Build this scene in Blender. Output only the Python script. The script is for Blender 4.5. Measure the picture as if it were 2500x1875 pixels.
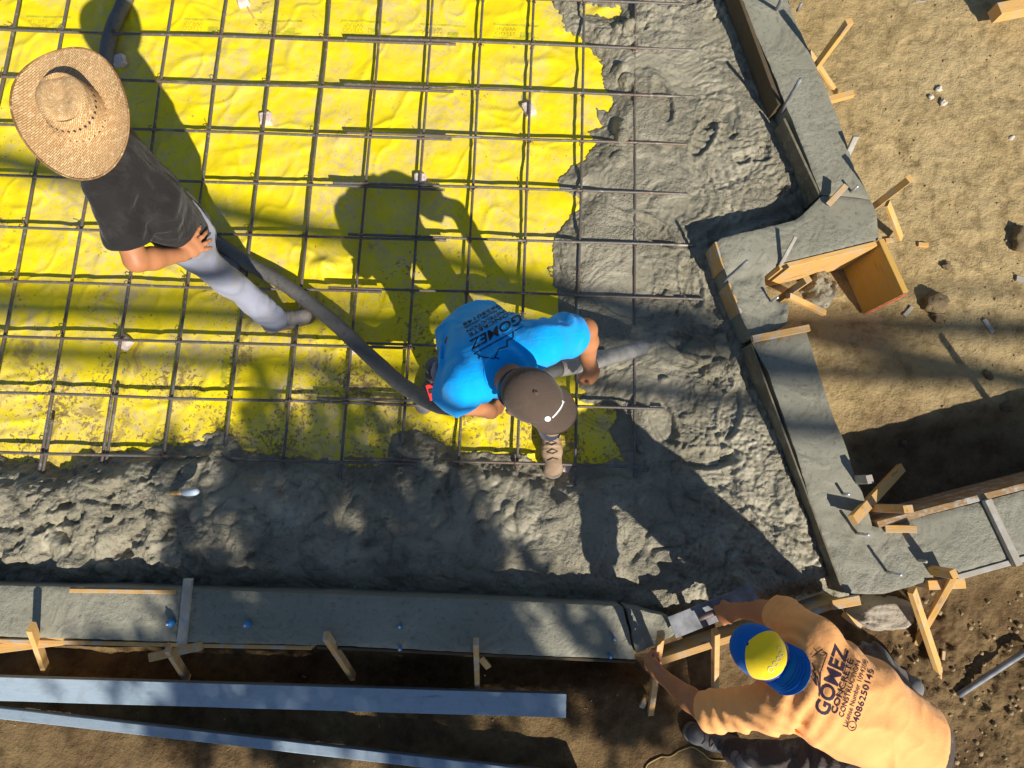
import bpy, bmesh, math, random
import numpy as np
from mathutils import Vector, Matrix
from mathutils.bvhtree import BVHTree

for o in list(bpy.data.objects):
    bpy.data.objects.remove(o)
SC = bpy.context.scene
COL = SC.collection
rad = math.radians

# ------------------------------------------------------------------ camera
F, CX, CY, CAMZ = 1500.0, 1250.0, 937.5, 3.70
TX = math.atan(267.5 / F)
TY = -math.atan(25.0 / math.hypot(F, 267.5))
cam_d = bpy.data.cameras.new('camera')
cam_d.sensor_width = 36.0
cam_d.lens = 36.0 * F / 2500.0
cam_d.clip_start = 0.05
cam_d.clip_end = 2000
cam = bpy.data.objects.new('camera', cam_d)
COL.objects.link(cam)
cam.location = (0, 0, CAMZ)
cam.rotation_euler = (TX, TY, 0)
SC.camera = cam

# ------------------------------------------------------------------ light
SUN_EL, SUN_AZ = rad(39.0), rad(32.0)      # shadows fall up the picture, 32 degrees to the left
SUN = np.array([math.sin(SUN_AZ) * math.cos(SUN_EL), -math.cos(SUN_AZ) * math.cos(SUN_EL), math.sin(SUN_EL)])
world = bpy.data.worlds.new('World')
SC.world = world
world.use_nodes = True
wn = world.node_tree
wn.nodes.clear()
sky = wn.nodes.new('ShaderNodeTexSky')
sky.sky_type = 'NISHITA'
sky.sun_disc = False
sky.sun_elevation = SUN_EL
sky.sun_rotation = math.atan2(SUN[0], SUN[1])
sky.altitude = 50
sky.air_density = 1.0
sky.dust_density = 0.4
sky.ozone_density = 2.5
bg = wn.nodes.new('ShaderNodeBackground')
bg.inputs['Strength'].default_value = 0.074
wo = wn.nodes.new('ShaderNodeOutputWorld')
wn.links.new(sky.outputs[0], bg.inputs[0])
wn.links.new(bg.outputs[0], wo.inputs[0])
sd = bpy.data.lights.new('sun', 'SUN')
sd.energy = 5.0
sd.angle = rad(0.53)
sd.color = (1.0, 0.945, 0.86)
so = bpy.data.objects.new('sun', sd)
COL.objects.link(so)
so.location = (6, -10, 12)
so.rotation_euler = Vector((-SUN[0], -SUN[1], -SUN[2])).to_track_quat('-Z', 'Y').to_euler()
SC.view_settings.view_transform = 'Standard'
SC.view_settings.look = 'None'
SC.view_settings.exposure = 0.32
SC.view_settings.gamma = 1.0
SC.view_settings.use_curve_mapping = False
SC.render.engine = 'CYCLES'

# ------------------------------------------------------------------ survey: photo measure + height -> site position
def _rx(a):
    c, s = math.cos(a), math.sin(a)
    return np.array([[1, 0, 0], [0, c, -s], [0, s, c]])
def _ry(a):
    c, s = math.cos(a), math.sin(a)
    return np.array([[c, 0, s], [0, 1, 0], [-s, 0, c]])
RC = _ry(TY) @ _rx(TX)
def P(px, py, z=0.0):
    d = RC @ np.array([(px - CX) / F, -(py - CY) / F, -1.0])
    t = (z - CAMZ) / d[2]
    return np.array([d[0] * t, d[1] * t, z])
def PL(lst, z):
    return [P(x, y, z) for x, y in lst]
def V(p):
    return Vector((float(p[0]), float(p[1]), float(p[2])))
rng = np.random.default_rng(7)
random.seed(7)

# ------------------------------------------------------------------ noise
_T2 = rng.random((256, 256)).astype(np.float32)
_T3 = rng.random((32, 32, 32)).astype(np.float32)
def vn2(x, y, seed=0):
    x = np.asarray(x, np.float32) + seed * 17.31
    y = np.asarray(y, np.float32) + seed * 9.77
    i = np.floor(x).astype(np.int32); j = np.floor(y).astype(np.int32)
    u = x - i; v = y - j
    u = u * u * u * (u * (u * 6 - 15) + 10); v = v * v * v * (v * (v * 6 - 15) + 10)
    i0, j0, i1, j1 = i & 255, j & 255, (i + 1) & 255, (j + 1) & 255
    return ((_T2[i0, j0] * (1 - u) + _T2[i1, j0] * u) * (1 - v) + (_T2[i0, j1] * (1 - u) + _T2[i1, j1] * u) * v) * 2 - 1
def fbm2(x, y, octv=4, seed=0, gain=0.5):
    s = 0; a = 1.0; f = 1.0; t = 0
    for k in range(octv):
        s = s + a * vn2(x * f, y * f, seed + k * 3.7); t += a; a *= gain; f *= 2.03
    return s / t
def vn3(p, seed=0):
    p = p + seed * 5.3
    i = np.floor(p).astype(np.int32); f = (p - i).astype(np.float32)
    f = f * f * (3 - 2 * f)
    a = i & 31; b = (i + 1) & 31
    u, v, w = f[..., 0], f[..., 1], f[..., 2]
    T = _T3
    c00 = T[a[..., 0], a[..., 1], a[..., 2]] * (1 - u) + T[b[..., 0], a[..., 1], a[..., 2]] * u
    c10 = T[a[..., 0], b[..., 1], a[..., 2]] * (1 - u) + T[b[..., 0], b[..., 1], a[..., 2]] * u
    c01 = T[a[..., 0], a[..., 1], b[..., 2]] * (1 - u) + T[b[..., 0], a[..., 1], b[..., 2]] * u
    c11 = T[a[..., 0], b[..., 1], b[..., 2]] * (1 - u) + T[b[..., 0], b[..., 1], b[..., 2]] * u
    return ((c00 * (1 - v) + c10 * v) * (1 - w) + (c01 * (1 - v) + c11 * v) * w) * 2 - 1
def sstep(a, b, x):
    t = np.clip((x - a) / (b - a), 0, 1)
    return t * t * (3 - 2 * t)
def poly_sd(X, Y, poly):
    """signed distance to a polygon, negative inside"""
    poly = np.array([p[:2] for p in poly])
    d = np.full(X.shape, 1e9, np.float32); ins = np.zeros(X.shape, bool)
    n = len(poly)
    for k in range(n):
        ax, ay = poly[k]; bx, by = poly[(k + 1) % n]
        ex, ey = bx - ax, by - ay
        t = np.clip(((X - ax) * ex + (Y - ay) * ey) / (ex * ex + ey * ey + 1e-12), 0, 1)
        d = np.minimum(d, (X - ax - ex * t) ** 2 + (Y - ay - ey * t) ** 2)
        c = ((ay > Y) != (by > Y)) & (X < (bx - ax) * (Y - ay) / (by - ay + 1e-12) + ax)
        ins ^= c
    d = np.sqrt(d)
    return np.where(ins, -d, d)
def line_d(X, Y, pts):
    d = np.full(X.shape, 1e9, np.float32)
    for a, b in zip(pts, pts[1:]):
        ex, ey = b[0] - a[0], b[1] - a[1]
        t = np.clip(((X - a[0]) * ex + (Y - a[1]) * ey) / (ex * ex + ey * ey + 1e-12), 0, 1)
        d = np.minimum(d, (X - a[0] - ex * t) ** 2 + (Y - a[1] - ey * t) ** 2)
    return np.sqrt(d)

# ------------------------------------------------------------------ objects
def tag(o, label=None, cat=None, group=None, kind=None):
    if label: o['label'] = label
    if cat: o['category'] = cat
    if group: o['group'] = group
    if kind: o['kind'] = kind
    return o
def link(name, me, mat=None, parent=None):
    o = bpy.data.objects.new(name, me)
    COL.objects.link(o)
    if mat is not None and not me.materials: me.materials.append(mat)
    if parent is not None: o.parent = parent
    return o
def empty(name, loc=(0, 0, 0)):
    o = bpy.data.objects.new(name, None)
    o.empty_display_size = 0.1
    COL.objects.link(o)
    o.location = [float(c) for c in loc]
    return o
def child(o, parent):
    """parent keeping the world placement of a mesh already in world coordinates"""
    o.parent = parent
    M = Matrix.Translation(parent.location) @ parent.rotation_euler.to_matrix().to_4x4()
    o.matrix_parent_inverse = M.inverted()
    return o
def mesh_np(name, verts, faces, smooth=True):
    me = bpy.data.meshes.new(name)
    verts = np.ascontiguousarray(verts, np.float32); faces = np.ascontiguousarray(faces, np.int32)
    n = faces.shape[1]
    me.vertices.add(len(verts)); me.vertices.foreach_set('co', verts.ravel())
    me.loops.add(faces.size); me.loops.foreach_set('vertex_index', faces.ravel())
    me.polygons.add(len(faces))
    me.polygons.foreach_set('loop_start', np.arange(len(faces), dtype=np.int32) * n)
    me.polygons.foreach_set('loop_total', np.full(len(faces), n, np.int32))
    me.polygons.foreach_set('use_smooth', np.full(len(faces), smooth, bool))
    me.update(calc_edges=True)
    return me
def grid_mesh(name, xs, ys, Z, keep=None):
    nx, ny = len(xs), len(ys)
    X, Y = np.meshgrid(xs, ys, indexing='ij')
    v = np.stack([X, Y, Z], -1).reshape(-1, 3)
    idx = np.arange(nx * ny).reshape(nx, ny)
    f = np.stack([idx[:-1, :-1], idx[1:, :-1], idx[1:, 1:], idx[:-1, 1:]], -1).reshape(-1, 4)
    if keep is not None:
        k = keep[:-1, :-1] | keep[1:, :-1] | keep[1:, 1:] | keep[:-1, 1:]
        f = f[k.reshape(-1)]
        used = np.unique(f); m = np.full(len(v), -1); m[used] = np.arange(len(used))
        v = v[used]; f = m[f]
    return mesh_np(name, v, f)
def bm_mesh(name, bm, smooth=False):
    me = bpy.data.meshes.new(name)
    bm.normal_update()
    bm.to_mesh(me); bm.free()
    if smooth: me.polygons.foreach_set('use_smooth', np.ones(len(me.polygons), bool))
    return me

# ------------------------------------------------------------------ materials
class NT:
    def __init__(s, name):
        s.m = bpy.data.materials.new(name); s.m.use_nodes = True
        s.t = s.m.node_tree; s.t.nodes.clear()
        s.out = s.n('ShaderNodeOutputMaterial'); s.b = s.n('ShaderNodeBsdfPrincipled')
        s.t.links.new(s.b.outputs[0], s.out.inputs[0])
        s.tc = s.n('ShaderNodeTexCoord')
        s.b.inputs['Specular IOR Level'].default_value = 0.35
    def n(s, t): return s.t.nodes.new(t)
    def set(s, inp, v):
        if hasattr(v, 'is_output') or isinstance(v, bpy.types.NodeSocket): s.t.links.new(v, inp)
        elif isinstance(v, (tuple, list)) and len(v) == 3 and inp.type == 'RGBA': inp.default_value = (*v, 1)
        else: inp.default_value = v
    def obj(s): return s.tc.outputs['Object']
    def uv(s): return s.tc.outputs['UV']
    def mapping(s, co, scale=(1, 1, 1), loc=(0, 0, 0), rot=(0, 0, 0)):
        m = s.n('ShaderNodeMapping'); s.set(m.inputs[0], co)
        m.inputs['Scale'].default_value = scale; m.inputs['Location'].default_value = loc; m.inputs['Rotation'].default_value = rot
        return m.outputs[0]
    def noise(s, scale, detail=4, rough=0.55, co=None, dist=0.0):
        x = s.n('ShaderNodeTexNoise'); s.set(x.inputs['Vector'], co if co is not None else s.obj())
        x.inputs['Scale'].default_value = scale; x.inputs['Detail'].default_value = detail
        x.inputs['Roughness'].default_value = rough; x.inputs['Distortion'].default_value = dist
        return x.outputs['Fac']
    def voro(s, scale, co=None, feature='F1', out='Distance', rnd=1.0):
        x = s.n('ShaderNodeTexVoronoi'); x.feature = feature
        s.set(x.inputs['Vector'], co if co is not None else s.obj()); x.inputs['Scale'].default_value = scale
        x.inputs['Randomness'].default_value = rnd
        return x.outputs[out]
    def wave(s, scale, co=None, dist=0.0, dscale=1.0, direction='X', typ='BANDS'):
        x = s.n('ShaderNodeTexWave'); x.wave_type = typ
        if typ == 'BANDS': x.bands_direction = direction
        s.set(x.inputs['Vector'], co if co is not None else s.obj()); x.inputs['Scale'].default_value = scale
        x.inputs['Distortion'].default_value = dist; x.inputs['Detail Scale'].default_value = dscale
        x.inputs['Detail'].default_value = 2
        return x.outputs['Fac']
    def ramp(s, fac, stops):
        x = s.n('ShaderNodeValToRGB'); s.set(x.inputs[0], fac)
        e = x.color_ramp.elements
        while len(e) < len(stops): e.new(0.5)
        for el, (p, c) in zip(e, stops):
            el.position = p; el.color = (c, c, c, 1) if isinstance(c, (int, float)) else (*c, 1)
        return x.outputs[0]
    def mix(s, fac, a, b, mode='MIX'):
        x = s.n('ShaderNodeMix'); x.data_type = 'RGBA'; x.blend_type = mode
        s.set(x.inputs[0], fac); s.set(x.inputs[6], a); s.set(x.inputs[7], b)
        return x.outputs[2]
    def math(s, op, a, b=0.5):
        x = s.n('ShaderNodeMath'); x.operation = op
        s.set(x.inputs[0], a); s.set(x.inputs[1], b)
        return x.outputs[0]
    def bump(s, h, strength=0.5, dist=0.01, normal=None):
        x = s.n('ShaderNodeBump'); s.set(x.inputs['Height'], h)
        x.inputs['Strength'].default_value = strength; x.inputs['Distance'].default_value = dist
        if normal is not None: s.set(x.inputs['Normal'], normal)
        return x.outputs[0]
    def fin(s, col, rough=0.7, normal=None, metal=None, spec=None):
        s.set(s.b.inputs['Base Color'], col); s.set(s.b.inputs['Roughness'], rough)
        if normal is not None: s.set(s.b.inputs['Normal'], normal)
        if metal is not None: s.set(s.b.inputs['Metallic'], metal)
        if spec is not None: s.b.inputs['Specular IOR Level'].default_value = spec
        return s.m

def m_membrane():
    s = NT('yellow_plastic')
    n1 = s.noise(1.7, 5, 0.6, dist=0.6)
    n2 = s.noise(7, 5, 0.65)
    n3 = s.noise(30, 4, 0.7)
    base = s.mix(s.ramp(n2, [(0.3, 0), (0.7, 1)]), (0.90, 0.715, 0.004), (0.80, 0.615, 0.008))
    film = s.math('MULTIPLY', s.ramp(n1, [(0.42, 0), (0.58, 1)]), s.ramp(s.noise(13, 5, 0.75, dist=1.2), [(0.40, 0), (0.60, 1)]))
    film = s.math('MULTIPLY', film, 0.74)
    c = s.mix(film, base, (0.60, 0.46, 0.28))
    # mud specks, thicker towards the freshly placed concrete at the bottom
    sep = s.n('ShaderNodeSeparateXYZ'); s.set(sep.inputs[0], s.obj())
    mr = s.n('ShaderNodeMapRange'); s.set(mr.inputs[0], sep.outputs[1])
    mr.inputs[1].default_value = 2.0; mr.inputs[2].default_value = 0.3; mr.inputs[3].default_value = 0.0; mr.inputs[4].default_value = 0.185
    sp = s.math('ADD', s.noise(38, 3, 0.75, dist=0.5), mr.outputs[0])
    sp = s.math('ADD', sp, s.math('MULTIPLY', s.math('SUBTRACT', s.noise(2.6, 4, 0.65), 0.5), 0.75))
    c = s.mix(s.ramp(sp, [(0.72, 0), (0.78, 0.9)]), c, (0.25, 0.17, 0.06))
    sm_ = s.math('ADD', s.noise(5.5, 5, 0.7, dist=0.8), s.math('MULTIPLY', mr.outputs[0], 0.55))
    c = s.mix(s.ramp(sm_, [(0.63, 0), (0.74, 0.75)]), c, (0.34, 0.235, 0.085))
    c = s.mix(s.ramp(s.noise(0.9, 6, 0.72, dist=1.5), [(0.57, 0), (0.70, 0.40)]), c, (0.46, 0.36, 0.22))
    sp2 = s.voro(22)
    dots = s.math('MULTIPLY', s.ramp(sp2, [(0.05, 1), (0.10, 0)]), s.ramp(n1, [(0.40, 0), (0.55, 1)]))
    c = s.mix(s.math('MULTIPLY', dots, 0.8), c, (0.20, 0.14, 0.05))
    nb = s.bump(s.noise(5, 4, 0.6, dist=1.5), 0.2, 0.03)
    nb = s.bump(n3, 0.2, 0.006, nb)
    return s.fin(c, s.ramp(n2, [(0.3, 0.34), (0.7, 0.55)]), nb, spec=0.4)

def m_concrete(name, a, b, rough, bs, wet=0.5):
    s = NT(name)
    n1 = s.noise(2.3, 4, 0.6); n2 = s.noise(34, 4, 0.72); n3 = s.noise(130, 2, 0.7)
    c = s.mix(s.ramp(n1, [(0.35, 0), (0.65, 1)]), a, b)
    c = s.mix(s.ramp(n2, [(0.30, 0.7), (0.46, 0)]), c, tuple(k * 0.5 for k in a))
    c = s.mix(s.ramp(n3, [(0.60, 0), (0.75, 0.5)]), c, tuple(min(1, k * 1.5) for k in b))
    patch = s.ramp(s.noise(3.1, 3, 0.6, dist=0.7), [(0.42, 0.10), (0.58, 1)])
    h = s.math('MULTIPLY', s.math('ADD', n2, s.math('MULTIPLY', n3, 0.3)), patch)
    nb = s.bump(h, bs, 0.03)
    r = s.math('ADD', s.ramp(n2, [(0.35, rough - 0.2 * wet), (0.65, rough + 0.14)]), s.ramp(s.noise(4.2, 3, 0.6), [(0.42, 0.1), (0.58, 0.0)]))
    if wet > 0.8: r = s.math('SUBTRACT', r, s.ramp(s.noise(3.7, 3, 0.6, dist=1.0), [(0.48, 0.0), (0.60, 0.13)]))
    return s.fin(c, r, nb, spec=0.5)

def m_dirt():
    s = NT('dry_dirt')
    n1 = s.noise(1.1, 5, 0.6); n2 = s.noise(9, 6, 0.7); n3 = s.noise(60, 4, 0.75)
    c = s.mix(s.ramp(n1, [(0.38, 0), (0.62, 1)]), (0.43, 0.305, 0.135), (0.50, 0.37, 0.18))
    c = s.mix(s.ramp(n2, [(0.36, 0.8), (0.52, 0)]), c, (0.25, 0.175, 0.075))
    c = s.mix(s.ramp(n3, [(0.62, 0), (0.78, 0.7)]), c, (0.55, 0.42, 0.24))
    c = s.mix(s.ramp(s.noise(170, 2, 0.6), [(0.25, 0.6), (0.36, 0)]), c, (0.16, 0.10, 0.04))
    # darker reddish soil along the forms, towards the foot of the site
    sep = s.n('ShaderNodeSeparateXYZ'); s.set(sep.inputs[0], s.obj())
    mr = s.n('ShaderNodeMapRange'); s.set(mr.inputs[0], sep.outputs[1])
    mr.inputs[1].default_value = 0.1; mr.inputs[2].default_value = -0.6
    dark_soil = s.math('MULTIPLY', mr.outputs[0], s.ramp(s.noise(2.2, 4, 0.6), [(0.25, 0.55), (0.6, 1)]))
    c = s.mix(dark_soil, c, s.mix(s.ramp(n2, [(0.35, 0), (0.6, 1)]), (0.08, 0.046, 0.020), (0.165, 0.10, 0.045)))
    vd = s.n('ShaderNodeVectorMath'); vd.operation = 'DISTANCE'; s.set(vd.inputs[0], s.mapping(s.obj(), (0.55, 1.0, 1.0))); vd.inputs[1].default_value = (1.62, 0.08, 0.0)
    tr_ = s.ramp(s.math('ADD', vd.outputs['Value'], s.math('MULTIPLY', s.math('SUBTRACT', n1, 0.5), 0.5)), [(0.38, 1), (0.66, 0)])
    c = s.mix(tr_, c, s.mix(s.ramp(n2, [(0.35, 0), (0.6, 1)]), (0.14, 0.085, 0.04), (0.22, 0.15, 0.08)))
    h = s.math('ADD', s.math('MULTIPLY', n3, 0.5), n2)
    nb = s.bump(h, 0.95, 0.028)
    return s.fin(c, 0.92, nb, spec=0.15)

def m_wood(name, a, b, dirt=0.25, dirtcol=(0.42, 0.41, 0.37)):
    s = NT(name)
    oi = s.n('ShaderNodeObjectInfo')
    co = s.n('ShaderNodeVectorMath'); co.operation = 'ADD'
    s.set(co.inputs[0], s.obj())
    cb = s.n('ShaderNodeCombineXYZ'); s.set(cb.inputs[0], s.math('MULTIPLY', oi.outputs['Random'], 13.0)); s.set(cb.inputs[1], s.math('MULTIPLY', oi.outputs['Random'], 7.0))
    s.set(co.inputs[1], cb.outputs[0])
    v = co.outputs[0]
    g = s.noise(9, 5, 0.65, s.mapping(v, (0.9, 14, 14)), 1.2)
    c = s.mix(s.ramp(g, [(0.3, 0), (0.7, 1)]), a, b)
    c = s.mix(s.ramp(s.noise(5, 2, 0.5, s.mapping(v, (1, 4, 4))), [(0.66, 0), (0.72, 0.6)]), c, tuple(k * 0.45 for k in a))
    d = s.math('MULTIPLY', s.ramp(s.noise(14, 5, 0.7, v), [(0.50, 0), (0.62, 1)]), dirt * 2)
    c = s.mix(d, c, dirtcol)
    nb = s.bump(g, 0.35, 0.003)
    return s.fin(c, 0.75, nb, spec=0.2)

def m_rebar():
    s = NT('rebar_steel')
    n = s.noise(6, 5, 0.7); n2 = s.noise(40, 4, 0.7)
    c = s.mix(s.ramp(n, [(0.35, 0), (0.65, 1)]), (0.145, 0.142, 0.138), (0.185, 0.125, 0.085))
    c = s.mix(s.ramp(n2, [(0.55, 0), (0.7, 0.7)]), c, (0.40, 0.37, 0.33))
    c = s.mix(s.ramp(s.noise(3, 3), [(0.62, 0), (0.7, 0.6)]), c, (0.45, 0.43, 0.38))
    return s.fin(c, 0.5, s.bump(n2, 0.3, 0.003), 0.35)

def m_simple(name, col, rough=0.7, var=0.12, sc=20, bs=0.2, metal=None, spec=0.3, bd=0.004):
    s = NT(name)
    n = s.noise(sc, 4, 0.6)
    c = s.mix(s.ramp(n, [(0.3, 0), (0.7, 1)]), tuple(k * (1 - var) for k in col), tuple(min(1, k * (1 + var)) for k in col))
    return s.fin(c, rough, s.bump(n, bs, bd), metal, spec)

def m_cloth(name, col, dirt=None, damt=0.3, spec=0.15, fold=0.5):
    s = NT(name)
    n = s.noise(3.5, 4, 0.6)
    c = s.mix(s.ramp(n, [(0.3, 0), (0.7, 1)]), tuple(k * 0.9 for k in col), tuple(min(1, k * 1.06) for k in col))
    if dirt:
        c = s.mix(s.math('MULTIPLY', s.ramp(s.noise(9, 5, 0.7), [(0.52, 0), (0.66, 1)]), damt), c, dirt)
        c = s.mix(s.math('MULTIPLY', s.ramp(s.voro(60), [(0.05, 1), (0.12, 0)]), damt), c, dirt)
    wv = s.noise(16, 3, 0.6, s.mapping(s.obj(), (1, 1, 1)), 1.0)
    cre = s.math('ABSOLUTE', s.math('SUBTRACT', s.noise(11, 3, 0.55, s.mapping(s.obj(), (1, 1.5, .8), rot=(0.3, 0.2, 0.6)), 1.6), 0.5))
    cre2 = s.math('ABSOLUTE', s.math('SUBTRACT', s.noise(27, 2, 0.5, None, 1.0), 0.5))
    cre = s.math('ADD', s.math('MINIMUM', cre, 0.10), s.math('MULTIPLY', s.math('MINIMUM', cre2, 0.12), 0.35))
    nb = s.bump(s.math('ADD', s.math('MULTIPLY', wv, 0.35), cre), fold * 0.5, 0.05)
    nb = s.bump(s.noise(400, 2, 0.5), 0.15, 0.001, nb)
    m = s.fin(c, 0.85, nb, spec=spec)
    s.b.inputs['Sheen Weight'].default_value = 0.12
    return m

def m_skin():
    s = NT('skin')
    n = s.noise(7, 4, 0.6)
    c = s.mix(s.ramp(n, [(0.3, 0), (0.7, 1)]), (0.42, 0.165, 0.068), (0.52, 0.225, 0.10))
    c = s.mix(s.ramp(s.noise(70, 3, 0.6), [(0.55, 0), (0.75, 0.35)]), c, (0.36, 0.14, 0.07))
    m = s.fin(c, 0.5, s.bump(s.noise(120, 3, 0.6), 0.15, 0.002), spec=0.4)
    s.b.inputs['Subsurface Weight'].default_value = 0.06
    s.b.inputs['Subsurface Radius'].default_value = (0.01, 0.004, 0.002)
    return m

def m_straw():
    s = NT('straw')
    br = s.n('ShaderNodeTexBrick'); s.set(br.inputs['Vector'], s.mapping(s.uv(), (1, 1, 1), rot=(0, 0, rad(45))))
    br.inputs['Scale'].default_value = 46; br.inputs['Mortar Size'].default_value = 0.045
    br.inputs['Brick Width'].default_value = 0.9; br.inputs['Row Height'].default_value = 0.3; br.offset = 0.5
    br.inputs['Color1'].default_value = (0.78, 0.54, 0.27, 1); br.inputs['Color2'].default_value = (0.54, 0.33, 0.14, 1)
    br.inputs['Mortar'].default_value = (0.20, 0.10, 0.035, 1)
    n = s.noise(9, 4, 0.6)
    c = s.mix(s.ramp(n, [(0.38, 0.0), (0.66, 0.55)]), br.outputs['Color'], (0.52, 0.31, 0.14))
    c = s.mix(s.ramp(s.noise(60, 3, 0.7), [(0.55, 0), (0.7, 0.6)]), c, (0.86, 0.68, 0.42))
    nb = s.bump(br.outputs['Fac'], -0.5, 0.003)
    nb = s.bump(s.noise(45, 3, 0.7), 0.5, 0.006, nb)
    return s.fin(c, 0.7, nb, spec=0.25)

def m_leaf():
    s = NT('leaf')
    oi = s.noise(2.2, 2)
    c = s.mix(s.ramp(oi, [(0.3, 0), (0.7, 1)]), (0.04, 0.085, 0.02), (0.09, 0.14, 0.03))
    return s.fin(c, 0.6, spec=0.3)

M = dict(
    membrane=m_membrane(),
    wet=m_concrete('wet_concrete', (0.230, 0.205, 0.138), (0.345, 0.308, 0.216), 0.56, 1.0, 1.0),
    curb=m_concrete('trowelled_concrete', (0.215, 0.203, 0.145), (0.270, 0.256, 0.190), 0.62, 0.42, 0.5),
    old=m_concrete('cured_concrete', (0.36, 0.30, 0.22), (0.46, 0.40, 0.32), 0.85, 0.6, 0.2),
    dirt=m_dirt(), rebar=m_rebar(),
    pine=m_wood('pine_new', (0.58, 0.31, 0.085), (0.72, 0.44, 0.15), 0.20),
    pinem=m_wood('pine_muddy', (0.50, 0.28, 0.09), (0.62, 0.38, 0.15), 0.45),
    form=m_wood('form_board', (0.26, 0.155, 0.065), (0.36, 0.22, 0.10), 0.45),
    ply=m_wood('plywood', (0.52, 0.30, 0.06), (0.60, 0.36, 0.085), 0.08),
    grey=m_wood('weathered_wood', (0.33, 0.29, 0.23), (0.42, 0.38, 0.31), 0.5),
    board=m_wood('shade_blue_board', (0.31, 0.40, 0.47), (0.38, 0.46, 0.52), 0.18, (0.24, 0.28, 0.30)),  # grey boards tinted blue, carrying the skylit shade in their colour
    caked=m_wood('concrete_caked_board', (0.15, 0.125, 0.08), (0.18, 0.155, 0.105), 0.8, (0.22, 0.20, 0.14)),
    mudshade=m_wood('shade_dark_muddy_board', (0.085, 0.058, 0.030), (0.12, 0.085, 0.045), 0.45, (0.10, 0.09, 0.065)),  # muddy board brown, darkened to stand in for shade on the faces
    red=m_simple('red_paint', (0.72, 0.10, 0.06), 0.6),
    dobie=m_simple('dobie_block', (0.66, 0.55, 0.48), 0.9, 0.2, 45, 0.8),
    rock=m_simple('rock', (0.30, 0.22, 0.115), 0.9, 0.3, 18, 0.8, bd=0.02),
    pale=m_simple('pale_stone', (0.62, 0.55, 0.45), 0.9, 0.2, 30, 0.5),
    hose=m_concrete('hose_rubber', (0.10, 0.094, 0.084), (0.15, 0.14, 0.125), 0.6, 0.3, 0.2),
    hosegrey=m_simple('hose_cement', (0.36, 0.335, 0.295), 0.7, 0.35, 14, 0.5),
    steel=m_simple('bright_steel', (0.62, 0.62, 0.63), 0.35, 0.2, 30, 0.2, 0.7),
    galv=m_simple('float_steel', (0.22, 0.225, 0.235), 0.6, 0.45, 12, 0.2, 0.2),
    bluecap=m_simple('blue_cap_plastic', (0.03, 0.20, 0.48), 0.35, 0.2),
    wire=m_simple('tie_wire', (0.17, 0.10, 0.07), 0.6, 0.3),
    green=m_simple('faded_green_print', (0.56, 0.50, 0.03), 0.5, 0.25, 30),
    ink=m_simple('olive_print', (0.58, 0.48, 0.03), 0.5, 0.25, 40),
    skin=m_skin(), straw=m_straw(),
    black=m_cloth('black_cotton', (0.022, 0.020, 0.019), (0.14, 0.12, 0.10), 0.12),
    bluet=m_cloth('blue_cotton', (0.0, 0.37, 0.90), (0.12, 0.30, 0.45), 0.25, fold=0.3),
    oranget=m_cloth('orange_cotton', (0.93, 0.43, 0.145), (0.6, 0.3, 0.12), 0.12, fold=0.22),
    jean=m_cloth('pale_denim', (0.285, 0.295, 0.355), (0.38, 0.30, 0.20), 0.6, fold=0.35),
    navy=m_cloth('dark_denim', (0.035, 0.040, 0.075), (0.20, 0.18, 0.16), 0.5),
    camo=m_cloth('worn_dark_trousers', (0.075, 0.055, 0.045), (0.22, 0.20, 0.18), 0.6),
    capbrown=m_cloth('brown_cap_cloth', (0.098, 0.068, 0.050), (0.2, 0.15, 0.11), 0.15, fold=0.2),
    capblue=m_cloth('blue_cap_cloth', (0.0, 0.12, 0.50), fold=0.2),
    capyel=m_cloth('yellow_cap_cloth', (0.92, 0.66, 0.02), fold=0.1),
    print=m_simple('dark_ink', (0.035, 0.018, 0.04), 0.8, 0.1),
    inkblk=m_simple('black_ink', (0.006, 0.010, 0.018), 0.8, 0.1),
    white=m_simple('white_thread', (0.75, 0.74, 0.73), 0.7, 0.1),
    thread=m_simple('pale_thread', (0.88, 0.78, 0.42), 0.7, 0.1),
    boot=m_simple('tan_boot_leather', (0.36, 0.245, 0.15), 0.75, 0.25, 14, 0.5),
    bootg=m_simple('cement_dusted_boot', (0.40, 0.35, 0.29), 0.85, 0.3, 14, 0.6),
    bootd=m_simple('grey_boot_leather', (0.17, 0.16, 0.155), 0.75, 0.3, 14, 0.5),
    sole=m_simple('boot_sole', (0.20, 0.165, 0.13), 0.85, 0.2, 25, 0.4),
    lace=m_simple('boot_lace', (0.13, 0.08, 0.05), 0.8, 0.1),
    hair=m_simple('black_hair', (0.012, 0.010, 0.009), 0.5, 0.3, 60, 0.6),
    hole=m_simple('dark_gap', (0.03, 0.02, 0.035), 0.9),
    floatgrip=m_simple('worn_grey_grip', (0.14, 0.10, 0.09), 0.5, 0.2),
    redtool=m_simple('red_plastic', (0.80, 0.045, 0.035), 0.35, 0.08),
    blackp=m_simple('black_plastic', (0.02, 0.02, 0.02), 0.5, 0.1),
    cord=m_simple('yellow_cord', (0.42, 0.30, 0.10), 0.7),
    palegrip=m_simple('pale_blue_grip', (0.42, 0.50, 0.58), 0.5),
    bark=m_simple('bark', (0.10, 0.07, 0.045), 0.9, 0.3, 12, 0.9, bd=0.02),
    leaf=m_leaf(),
)

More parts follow.
